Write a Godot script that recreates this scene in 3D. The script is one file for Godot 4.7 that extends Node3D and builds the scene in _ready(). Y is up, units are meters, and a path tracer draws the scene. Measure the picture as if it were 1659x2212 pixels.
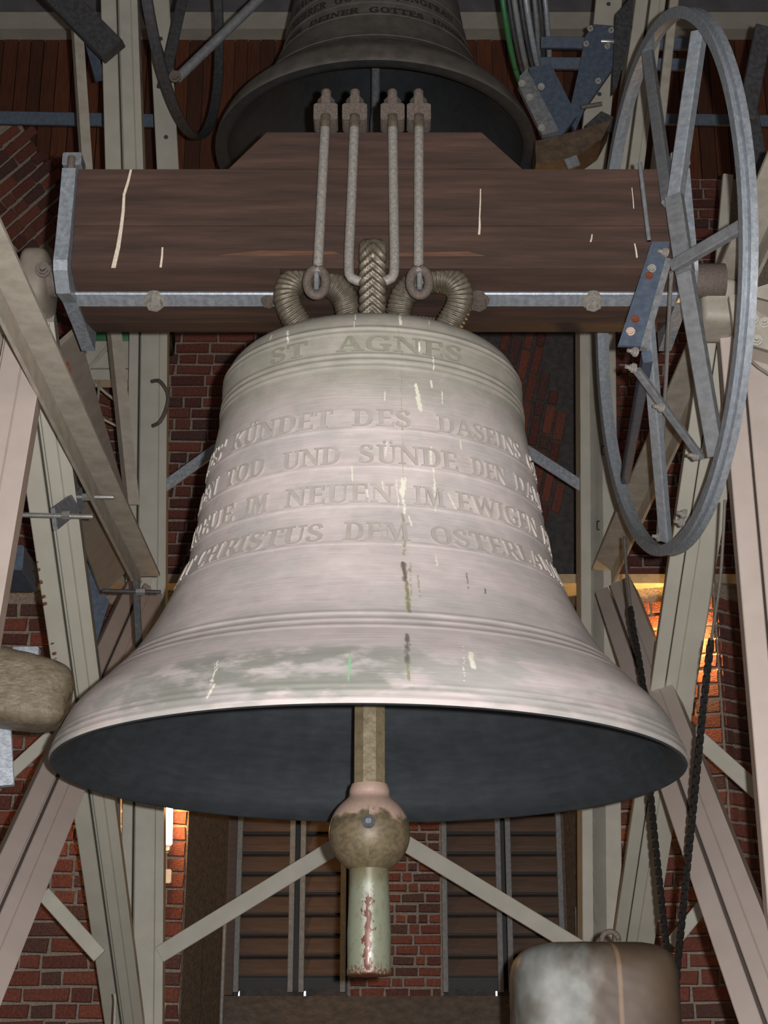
extends Node3D
# A church bell in its steel frame inside a brick belfry, lit by the flash of a camera and two lamps.
# Metres, y up. The bell's axis is x = 0, z = 0; the floor is y = 0.

const R := 0.9                     # radius of the large bell at its lip
const MOUTH := 2.453               # height of its mouth above the floor
const FPX := 3500.0                # focal length in photo pixels
const PITCH := 0.34208             # camera tilt upwards (19.6 degrees)
const CAM := Vector3(0.043, 1.6, 4.63)
const XL := -1.07                  # plane of the left trestle
const XR := 1.07                   # plane of the right trestle
const ZW := -3.6                   # face of the lower rear wall
const ZU := -4.5                   # face of the upper rear wall
const HK := [0.0, 0.02, 0.08, 0.15, 0.22, 0.3, 0.4, 0.5, 0.65, 0.8, 1.0, 1.2, 1.32, 1.40, 1.46, 1.5]
const RK := [1.0, 1.0, 0.979, 0.9425, 0.8768, 0.7965, 0.7274, 0.6744, 0.6094, 0.5808, 0.5493, 0.5168, 0.5108, 0.4567, 0.2918, 0.1819]

var rng := RandomNumberGenerator.new()
var M := {}
var taken := {}

# ------------------------------------------------------------------ places
func ray(px: float, py: float) -> Vector3:
	var c := cos(PITCH); var s := sin(PITCH)
	return Vector3(px - 829.5, FPX * s + (1106.0 - py) * c, -FPX * c + (1106.0 - py) * s)
func P(px: float, py: float, z: float) -> Vector3:        # a point of the plane z
	var d := ray(px, py)
	return CAM + d * ((z - CAM.z) / d.z)
func PX(px: float, py: float, x: float) -> Vector3:       # a point of the plane x
	var d := ray(px, py)
	return CAM + d * ((x - CAM.x) / d.x)
func PN(px: float, py: float, at: Vector3, n: Vector3) -> Vector3:
	var d := ray(px, py)
	return CAM + d * ((at - CAM).dot(n) / d.dot(n))
func J(p: Vector3) -> Vector2:
	var d := p - CAM
	var c := cos(PITCH); var s := sin(PITCH)
	var zf := -d.z * c + d.y * s
	return Vector2(829.5 + FPX * d.x / zf, 1106.0 - FPX * (d.y * c + d.z * s) / zf)
func depth_of(p: Vector3) -> float:
	var d := p - CAM
	return -d.z * cos(PITCH) + d.y * sin(PITCH)
func px_m(px: float, p: Vector3) -> float:                # photo pixels at a point, in metres
	return px * depth_of(p) / FPX

# ------------------------------------------------------------------ nodes
func numbered(n: String) -> String:
	if not taken.has(n):
		taken[n] = 0
		return n
	taken[n] += 1
	return "%s_%03d" % [n, taken[n]]
func tag(o: Node, label := "", category := "", group := "", kind := "") -> void:
	if label: o.set_meta("label", label)
	if category: o.set_meta("category", category)
	if group: o.set_meta("group", group)
	if kind: o.set_meta("kind", kind)
func thing(called: String, label: String, category: String, at := Vector3.ZERO, group := "") -> Node3D:
	var o := Node3D.new()
	o.name = numbered(called)
	add_child(o)
	o.position = at
	tag(o, label, category, group)
	return o
func obj(called: String, mesh: Mesh, mat: Material, parent: Node3D = null) -> MeshInstance3D:
	var o := MeshInstance3D.new()
	o.mesh = mesh
	o.material_override = mat
	o.cast_shadow = GeometryInstance3D.SHADOW_CASTING_SETTING_ON
	if parent == null:
		o.name = numbered(called)
		add_child(o)
	else:
		var k := 1
		var nm := called
		while parent.has_node(nm):
			nm = "%s_%03d" % [called, k]
			k += 1
		o.name = nm
		parent.add_child(o, true)
	return o
func part(called: String, mesh: Mesh, mat: Material, t: Node3D) -> MeshInstance3D:   # a mesh in world places, put under a thing
	var o := obj(called, mesh, mat, t)
	o.transform = t.global_transform.affine_inverse()
	return o
func sub(called: String, mesh: Mesh, mat: Material, p: Node3D) -> MeshInstance3D:
	var o := obj(called, mesh, mat, p)
	o.transform = p.global_transform.affine_inverse()
	return o
func whole(called: String, mesh: Mesh, mat: Material, label: String, category: String, group := "") -> MeshInstance3D:
	var o := obj(called, mesh, mat)
	tag(o, label, category, group)
	return o

# ------------------------------------------------------------------ meshes
func begin() -> SurfaceTool:
	var st := SurfaceTool.new()
	st.begin(Mesh.PRIMITIVE_TRIANGLES)
	return st
func tri(st: SurfaceTool, a: Vector3, b: Vector3, c: Vector3, n: Vector3) -> void:
	if (c - a).cross(b - a).dot(n) < 0.0:
		var t := b
		b = c
		c = t
	var nn := (c - a).cross(b - a)
	if nn.length() < 1e-12:
		return
	st.set_normal(nn.normalized()); st.set_uv(Vector2(a.x, a.y)); st.add_vertex(a)
	st.set_normal(nn.normalized()); st.set_uv(Vector2(b.x, b.y)); st.add_vertex(b)
	st.set_normal(nn.normalized()); st.set_uv(Vector2(c.x, c.y)); st.add_vertex(c)
func quad(st: SurfaceTool, a: Vector3, b: Vector3, c: Vector3, d: Vector3, n: Vector3) -> void:
	tri(st, a, b, c, n)
	tri(st, a, c, d, n)
func frame_of(a: Vector3, b: Vector3, face: Vector3) -> Basis:   # x across, y towards face, z along
	var w := (b - a).normalized()
	var n := (face - w * face.dot(w)).normalized()
	return Basis(n.cross(w).normalized(), n, w)
func add_extrude(st: SurfaceTool, poly: PackedVector2Array, a: Vector3, b: Vector3, face: Vector3, ends := true) -> void:
	var f := frame_of(a, b, face)
	var n := poly.size()
	var area := 0.0
	for i in n:
		area += poly[i].cross(poly[(i + 1) % n])
	var sgn := 1.0 if area > 0 else -1.0
	for i in n:
		var p := poly[i]
		var q := poly[(i + 1) % n]
		var e := q - p
		var out := Vector2(e.y, -e.x) * sgn
		var pa := a + f.x * p.x + f.y * p.y
		var qa := a + f.x * q.x + f.y * q.y
		quad(st, pa, qa, qa + (b - a), pa + (b - a), f.x * out.x + f.y * out.y)
	if ends:
		var idx := Geometry2D.triangulate_polygon(poly)
		for k in range(0, idx.size(), 3):
			var v := []
			for j in 3:
				v.append(f.x * poly[idx[k + j]].x + f.y * poly[idx[k + j]].y)
			tri(st, a + v[0], a + v[1], a + v[2], -f.z)
			tri(st, b + v[0], b + v[1], b + v[2], f.z)
func extrude(poly: PackedVector2Array, a: Vector3, b: Vector3, face: Vector3) -> ArrayMesh:
	var st := begin()
	add_extrude(st, poly, a, b, face)
	return st.commit()
func rect(w: float, d: float, c := 0.003) -> PackedVector2Array:
	c = minf(c, minf(w, d) * 0.3)
	var x := w / 2; var y := d / 2
	return PackedVector2Array([Vector2(-x + c, -y), Vector2(x - c, -y), Vector2(x, -y + c), Vector2(x, y - c), Vector2(x - c, y), Vector2(-x + c, y), Vector2(-x, y - c), Vector2(-x, -y + c)])
func ngon(n: int, r: float, turn := 0.0) -> PackedVector2Array:
	var p := PackedVector2Array()
	for i in n:
		p.append(Vector2.from_angle(turn + TAU * i / n) * r)
	return p
func twin_channel(w: float, d: float, at := 0.38, gap := 0.012, step := 0.72) -> PackedVector2Array:
	# two rolled channels side by side with an open slot between them, and the flange's fine step
	var x0 := -w / 2; var x1 := w / 2; var g := x0 + w * at; var h := x0 + w * step
	return PackedVector2Array([Vector2(x0, -d), Vector2(x1, -d), Vector2(x1, -0.004), Vector2(x1 - 0.004, -0.003), Vector2(h + 0.003, -0.003), Vector2(h, -0.006), Vector2(h - 0.003, 0), Vector2(g + gap + 0.003, 0), Vector2(g + gap, -0.003), Vector2(g + gap, -d * 0.7), Vector2(g, -d * 0.7), Vector2(g, -0.003), Vector2(g - 0.003, 0), Vector2(x0 + 0.003, 0), Vector2(x0, -0.003)])
func angle_iron(w: float, d: float, t := 0.012, left := true) -> PackedVector2Array:
	var p := PackedVector2Array([Vector2(-w / 2, 0), Vector2(w / 2, 0), Vector2(w / 2, -t), Vector2(-w / 2 + t, -t), Vector2(-w / 2 + t, -d), Vector2(-w / 2, -d)])
	if left:
		return p
	var q := PackedVector2Array()
	for v in p:
		q.append(Vector2(-v.x, v.y))
	return q
func hanging_angle(w: float, d: float, t: float, side: float) -> PackedVector2Array:   # flat leg w, the other leg d turned towards the face, on one side
	return PackedVector2Array([Vector2(-w / 2 * side, -t), Vector2(w / 2 * side, -t), Vector2(w / 2 * side, 0), Vector2((-w / 2 + t) * side, 0), Vector2((-w / 2 + t) * side, d), Vector2(-w / 2 * side, d)])
func box(lo: Vector3, hi: Vector3, c := 0.004) -> ArrayMesh:
	var m := (lo + hi) / 2
	return extrude(rect(absf(hi.x - lo.x), absf(hi.y - lo.y), c), Vector3(m.x, m.y, lo.z), Vector3(m.x, m.y, hi.z), Vector3.UP)
func add_grid(st: SurfaceTool, rows: Array, closed := false, flip := false) -> void:   # smooth surface through rows of points
	var nr := rows.size(); var nc: int = rows[0].size()
	var nrm := []
	for i in nr:
		var line := PackedVector3Array()
		for j in nc:
			var ja := (j - 1 + nc) % nc if closed else maxi(j - 1, 0)
			var jb := (j + 1) % nc if closed else mini(j + 1, nc - 1)
			var du: Vector3 = rows[i][jb] - rows[i][ja]
			var dv: Vector3 = rows[mini(i + 1, nr - 1)][j] - rows[maxi(i - 1, 0)][j]
			var n := du.cross(dv)
			if n.length() < 1e-12:
				n = Vector3.UP
			line.append(n.normalized() * (-1.0 if flip else 1.0))
		nrm.append(line)
	for i in nr - 1:
		for j in (nc if closed else nc - 1):
			var k := (j + 1) % nc
			var q := [[i, j], [i, k], [i + 1, k], [i, j], [i + 1, k], [i + 1, j]]
			if flip:
				q = [[i, j], [i + 1, k], [i, k], [i, j], [i + 1, j], [i + 1, k]]
			for e in [0, 2, 1, 3, 5, 4]:
				var a: int = q[e][0]; var b: int = q[e][1]
				var ub := float(b) / nc
				if closed and j == nc - 1 and b == 0:
					ub = 1.0
				st.set_normal(nrm[a][b]); st.set_uv(Vector2(ub, float(a) / (nr - 1))); st.add_vertex(rows[a][b])
func lathe(prof: Array, segs: int, at := Vector3.ZERO, tilt := Basis()) -> ArrayMesh:
	var rows := []
	for p in prof:
		var line := PackedVector3Array()
		for j in segs:
			var a := TAU * j / segs
			line.append(at + tilt * Vector3(p.x * sin(a), p.y, p.x * cos(a)))
		rows.append(line)
	var st := begin()
	add_grid(st, rows, true)
	return st.commit()
func add_tube(st: SurfaceTool, path: Array, r: float, segs := 10, radii := []) -> void:
	var rows := []
	var up := Vector3(0.31, 0.87, 0.38)
	var n := path.size()
	for i in n:
		var w: Vector3 = (path[mini(i + 1, n - 1)] - path[maxi(i - 1, 0)]).normalized()
		if absf(up.dot(w)) > 0.98:
			up = Vector3(0.9, 0.1, 0.4)
		var u := (up - w * up.dot(w)).normalized()
		up = u
		var v := w.cross(u)
		var rr: float = r if radii.is_empty() else radii[i]
		var line := PackedVector3Array()
		for j in segs:
			var a := TAU * j / segs
			line.append(path[i] + (u * cos(a) + v * sin(a)) * rr)
		rows.append(line)
	for e in [0, n - 1]:
		var cap := PackedVector3Array()
		for j in segs:
			cap.append(path[e] as Vector3)
		if e == 0:
			rows.insert(0, cap)
		else:
			rows.append(cap)
	add_grid(st, rows, true)
func tube(path: Array, r: float, segs := 10, radii := []) -> ArrayMesh:
	var st := begin()
	add_tube(st, path, r, segs, radii)
	return st.commit()
func curve(pts: Array, n := 24) -> Array:       # a smooth path through points
	var c := Curve3D.new()
	for i in pts.size():
		var t: Vector3 = (pts[mini(i + 1, pts.size() - 1)] - pts[maxi(i - 1, 0)]) / 6.0
		c.add_point(pts[i], -t, t)
	var out := []
	var l := c.get_baked_length()
	for i in n + 1:
		out.append(c.sample_baked(l * i / n, true))
	return out
func add_bolt(st: SurfaceTool, at: Vector3, dir: Vector3, r: float, proud := 0.0) -> void:   # washer, hexagon nut, thread end
	dir = dir.normalized()
	var side := Vector3(0.2, 0.9, 0.37)
	add_extrude(st, ngon(16, r * 1.35), at - dir * r * 0.4, at + dir * r * 0.2, side)
	add_extrude(st, ngon(6, r), at, at + dir * r * 0.95, side)
	add_extrude(st, ngon(10, r * 0.55), at, at + dir * (r * 1.25 + proud), side)
func bolt(at: Vector3, dir: Vector3, r: float, proud := 0.0) -> ArrayMesh:
	var st := begin()
	add_bolt(st, at, dir, r, proud)
	return st.commit()
func plate(pts: Array, n: Vector3, t: float) -> ArrayMesh:      # flat plate with the given corners and thickness
	var st := begin()
	var f := Vector3.ZERO
	for i in pts.size():
		f += (pts[i] as Vector3).cross(pts[(i + 1) % pts.size()])
	f = f.normalized()
	if f.dot(n) < 0.0:
		f = -f
	var o: Vector3 = pts[0]
	var u: Vector3 = ((pts[1] - o) - f * (pts[1] - o).dot(f)).normalized()
	var v := u.cross(f)
	var poly := PackedVector2Array()
	for p in pts:
		poly.append(Vector2((p - o).dot(v), (p - o).dot(u)))
	add_extrude(st, poly, o - f * t, o, u)
	return st.commit()
func rounded_block(size: Vector3, at: Vector3, basis: Basis, e := 3.2, taper := 0.0, nu := 40, nv := 24, rough := 0.0) -> ArrayMesh:
	# a cast block with rounded edges (a superellipsoid), optionally wedge shaped along its x
	var fn := FastNoiseLite.new()
	fn.seed = 5; fn.frequency = 3.0
	var rows := []
	for i in nv + 1:
		var line := PackedVector3Array()
		var la := -PI / 2 + PI * i / nv
		for j in nu:
			var lo := TAU * j / nu
			var d := Vector3(cos(la) * cos(lo), sin(la), cos(la) * sin(lo))
			var k := pow(pow(absf(d.x), e) + pow(absf(d.y), e) + pow(absf(d.z), e), -1.0 / e)
			var p := d * k
			var w := 1.0 + taper * p.x
			p = Vector3(p.x * size.x / 2, p.y * size.y / 2 * w, p.z * size.z / 2 * w)
			p *= 1.0 + rough * fn.get_noise_3dv(p * 6.0)
			line.append(at + basis * p)
		rows.append(line)
	var st := begin()
	add_grid(st, rows, true)
	return st.commit()

# ------------------------------------------------------------------ materials
func noise_tex(c0: Color, c1: Color, freq: float, sd: int, size := 256, type := FastNoiseLite.TYPE_SIMPLEX_SMOOTH, mid := Color(0, 0, 0, 0)) -> NoiseTexture2D:
	var n := FastNoiseLite.new()
	n.seed = sd; n.frequency = freq; n.noise_type = type
	n.fractal_octaves = 5; n.fractal_gain = 0.6
	var t := NoiseTexture2D.new()
	t.width = size; t.height = size; t.seamless = true; t.noise = n
	var g := Gradient.new()
	g.set_color(0, c0); g.set_color(1, c1)
	if mid.a > 0:
		g.add_point(0.5, mid)
	t.color_ramp = g
	return t
func mat(c0: Color, c1: Color, rough := 0.8, metal := 0.0, freq := 0.02, sd := 1, scale := Vector3.ONE, bump := 0.0, mid := Color(0, 0, 0, 0)) -> StandardMaterial3D:
	var m := StandardMaterial3D.new()
	m.albedo_texture = noise_tex(c0, c1, freq, sd, 256, FastNoiseLite.TYPE_SIMPLEX_SMOOTH, mid)
	m.roughness = rough; m.metallic = metal
	m.uv1_triplanar = true; m.uv1_world_triplanar = true
	m.uv1_scale = scale
	if bump > 0.0:
		m.normal_enabled = true
		var n := NoiseTexture2D.new()
		var f := FastNoiseLite.new()
		f.seed = sd + 40; f.frequency = freq * 2.0; f.fractal_octaves = 4
		n.width = 256; n.height = 256; n.seamless = true; n.noise = f; n.as_normal_map = true; n.bump_strength = 6.0
		m.normal_texture = n
		m.normal_scale = bump
	return m
func g(r: float, gg: float, b: float) -> Color:       # sRGB 0..255
	return Color(r / 255.0, gg / 255.0, b / 255.0)

func painted(w: int, h: int, sd: int, freq: float, pick: Callable, rough: float, metal := 0.1) -> StandardMaterial3D:   # pick(u, v, two noises 0..1) gives the colour
	var a := FastNoiseLite.new(); var b := FastNoiseLite.new()
	a.seed = sd; a.frequency = freq; a.fractal_octaves = 4
	b.seed = sd + 1; b.frequency = freq * 3.0; b.fractal_octaves = 4
	var im := Image.create(w, h, false, Image.FORMAT_RGB8)
	for y in h:
		for x in w:
			im.set_pixel(x, y, pick.call((x + 0.5) / w, (y + 0.5) / h, a.get_noise_2d(x, y) * 0.5 + 0.5, b.get_noise_2d(x, y) * 0.5 + 0.5))
	var m := StandardMaterial3D.new()
	m.albedo_texture = ImageTexture.create_from_image(im)
	m.roughness = rough; m.metallic = metal
	return m
func make_materials() -> void:
	M.cream_pink = mat(g(172, 160, 152), g(188, 175, 167), 0.55, 0.0, 0.012, 53, Vector3(1.5, 1.5, 1.5))
	M.cream = mat(g(164, 162, 150), g(180, 178, 166), 0.55, 0.0, 0.012, 3, Vector3(1.5, 1.5, 1.5))
	M.cream_old = mat(g(146, 140, 128), g(176, 171, 159), 0.6, 0.0, 0.02, 4, Vector3(2, 2, 2))
	M.primer = mat(g(116, 108, 97), g(140, 131, 120), 0.65, 0.0, 0.02, 5, Vector3(2, 2, 2))
	M.rust = mat(g(92, 50, 36), g(118, 66, 48), 0.9, 0.0, 0.05, 6, Vector3(6, 6, 6))
	M.galv = mat(g(120, 128, 136), g(172, 180, 188), 0.42, 0.3, 0.04, 7, Vector3(4, 4, 4), 0.06)
	M.galv_dull = mat(g(96, 100, 104), g(140, 143, 146), 0.6, 0.2, 0.03, 8, Vector3(4, 4, 4), 0.05)
	M.rail_galv = mat(g(98, 102, 104), g(130, 134, 136), 0.65, 0.1, 0.03, 52, Vector3(4, 4, 4))
	M.blue_steel = mat(g(62, 74, 90), g(88, 100, 116), 0.6, 0.1, 0.03, 9, Vector3(4, 4, 4))
	M.dark_steel = mat(g(46, 48, 52), g(84, 84, 86), 0.6, 0.2, 0.03, 10, Vector3(4, 4, 4))
	M.rod = mat(g(120, 116, 110), g(168, 166, 160), 0.6, 0.15, 0.05, 11, Vector3(5, 5, 5), 0.3)
	M.rod_rusty = mat(g(82, 74, 68), g(116, 105, 97), 0.75, 0.1, 0.05, 12, Vector3(6, 6, 6), 0.3)
	M.chrome = mat(g(150, 150, 148), g(190, 190, 186), 0.3, 0.7, 0.05, 13, Vector3(6, 6, 6))
	M.bronze = mat(g(80, 74, 60), g(132, 124, 110), 0.45, 0.3, 0.03, 14, Vector3(5, 5, 5), 0.0, g(104, 97, 84))
	M.iron = mat(g(98, 88, 66), g(142, 130, 104), 0.62, 0.1, 0.02, 15, Vector3(3, 3, 3), 0.35)
	M.clapper_tail = mat(g(118, 122, 108), g(160, 164, 148), 0.4, 0.1, 0.02, 16, Vector3(3, 3, 3))
	M.dusty_iron = mat(g(168, 146, 130), g(196, 176, 162), 0.85, 0.0, 0.02, 17, Vector3(3, 3, 3))
	M.cast = mat(g(84, 75, 60), g(126, 116, 97), 0.6, 0.1, 0.02, 18, Vector3(4, 9, 4), 0.5)
	M.cast_grey = mat(g(78, 80, 76), g(146, 148, 142), 0.6, 0.1, 0.012, 19, Vector3(2.5, 2.5, 2.5), 0.2)
	M.cast_brown = mat(g(70, 58, 46), g(106, 88, 70), 0.6, 0.1, 0.02, 20, Vector3(3, 3, 3), 0.2)
	M.wood = mat(g(52, 38, 31), g(84, 63, 53), 0.75, 0.0, 0.012, 21, Vector3(0.5, 6, 6), 0.15, g(67, 49, 41))
	M.wood_light = mat(g(84, 58, 44), g(108, 78, 60), 0.8, 0.0, 0.03, 22, Vector3(1, 8, 8))
	M.lime = mat(g(190, 178, 158), g(222, 214, 198), 0.9, 0.0, 0.05, 23, Vector3(6, 6, 6))
	M.board = []
	for k in 3:
		M.board.append(mat(g(62 + 12 * k, 33 + 6 * k, 20 + 3 * k), g(88 + 12 * k, 50 + 7 * k, 30 + 4 * k), 0.75, 0.0, 0.03, 24 + k, Vector3(7, 0.5, 7)))
	M.slat = mat(g(76, 62, 53), g(100, 82, 71), 0.8, 0.0, 0.02, 28, Vector3(0.8, 8, 8))
	M.mortar = mat(g(128, 116, 104), g(172, 160, 146), 0.95, 0.0, 0.06, 29, Vector3(3, 3, 3), 0.8)
	M.brick = []
	for k in 5:
		var c: Array = [[98, 52, 44], [112, 60, 50], [84, 46, 42], [104, 58, 49], [76, 50, 47]][k]
		M.brick.append(mat(g(c[0] - 14, c[1] - 8, c[2] - 8), g(c[0] + 26, c[1] + 20, c[2] + 16), 0.9, 0.0, 0.05, 30 + k, Vector3(4, 4, 4), 0.6))
	M.plaster = mat(g(70, 64, 58), g(104, 94, 84), 0.95, 0.0, 0.03, 36, Vector3(1.5, 3, 1.5), 0.5)
	M.dark_plaster = mat(g(58, 56, 55), g(82, 80, 78), 0.95, 0.0, 0.03, 37, Vector3(2, 2, 2), 0.3)
	M.concrete = mat(g(92, 92, 94), g(112, 112, 114), 0.9, 0.0, 0.02, 38, Vector3(1, 1, 1))
	M.floor = mat(g(96, 88, 78), g(126, 116, 104), 0.9, 0.0, 0.02, 39, Vector3(1, 1, 1))
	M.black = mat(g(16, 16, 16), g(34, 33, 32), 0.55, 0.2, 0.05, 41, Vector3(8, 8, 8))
	M.green = mat(g(36, 92, 54), g(56, 116, 72), 0.5, 0.0, 0.03, 42, Vector3(4, 4, 4))
	M.cable = mat(g(70, 66, 60), g(96, 92, 84), 0.6, 0.0, 0.05, 43, Vector3(5, 5, 5))
	M.cable_light = mat(g(150, 146, 132), g(176, 172, 158), 0.6, 0.0, 0.05, 44, Vector3(5, 5, 5))
	M.white = mat(g(196, 196, 190), g(214, 214, 208), 0.5, 0.0, 0.03, 45, Vector3(2, 2, 2))
	M.ink = mat(g(30, 30, 30), g(44, 44, 42), 0.8, 0.0, 0.05, 46)
	M.ledge = mat(g(128, 120, 102), g(152, 144, 124), 0.85, 0.0, 0.03, 47, Vector3(2, 2, 2))
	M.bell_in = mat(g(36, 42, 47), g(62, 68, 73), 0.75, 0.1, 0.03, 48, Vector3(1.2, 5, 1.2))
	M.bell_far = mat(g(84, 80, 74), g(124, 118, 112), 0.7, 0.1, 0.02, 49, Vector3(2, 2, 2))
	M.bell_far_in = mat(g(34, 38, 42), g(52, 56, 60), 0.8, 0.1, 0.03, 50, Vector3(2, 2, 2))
	M.letter_far = mat(g(44, 42, 44), g(60, 58, 58), 0.8, 0.1, 0.05, 51)

# ------------------------------------------------------------------ the bell's outline
func bell_r(h: float) -> float:          # radius over height, both in bell radii
	var i := 0
	while i < HK.size() - 2 and h > HK[i + 1]:
		i += 1
	var n := HK.size()
	var d: float = HK[i + 1] - HK[i]
	var t := clampf((h - HK[i]) / d, 0, 1)
	var m0: float = (RK[i + 1] - RK[maxi(i - 1, 0)]) / (HK[i + 1] - HK[maxi(i - 1, 0)])
	var m1: float = (RK[mini(i + 2, n - 1)] - RK[i]) / (HK[mini(i + 2, n - 1)] - HK[i])
	return (2 * t * t * t - 3 * t * t + 1) * RK[i] + (t * t * t - 2 * t * t + t) * d * m0 + (-2 * t * t * t + 3 * t * t) * RK[i + 1] + (t * t * t - t * t) * d * m1
const RIDGES := [[0.307, 0.0045, 0.005], [0.281, 0.0045, 0.005], [0.256, 0.0045, 0.005], [1.205, 0.007, 0.009], [1.226, 0.006, 0.005], [1.185, 0.004, 0.006], [1.322, 0.006, 0.006], [1.302, 0.003, 0.004], [0.958, 0.0025, 0.004], [0.828, 0.0025, 0.004], [0.694, 0.0025, 0.004], [0.56, 0.0025, 0.004], [0.012, 0.004, 0.006], [0.036, 0.003, 0.004], [0.054, 0.002, 0.004]]
func bell_relief(h: float) -> float:
	var r := bell_r(h)
	for e in RIDGES:
		r += e[1] * exp(-pow((h - e[0]) / e[2], 2.0))
	return r
func bell_hit(px: float, py: float) -> Vector2:     # (angle round the bell, height in radii) seen at a photo pixel
	var d := ray(px, py).normalized()
	var best := Vector2(0, -1)
	for k in 1600:
		var p := CAM + d * (3.4 + k * 0.0012)
		var h := (p.y - MOUTH) / R
		if h >= 0.0 and h < 1.48 and Vector2(p.x, p.z).length() < bell_r(h) * R:
			return Vector2(atan2(p.x, p.z), h)
	return best

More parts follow.
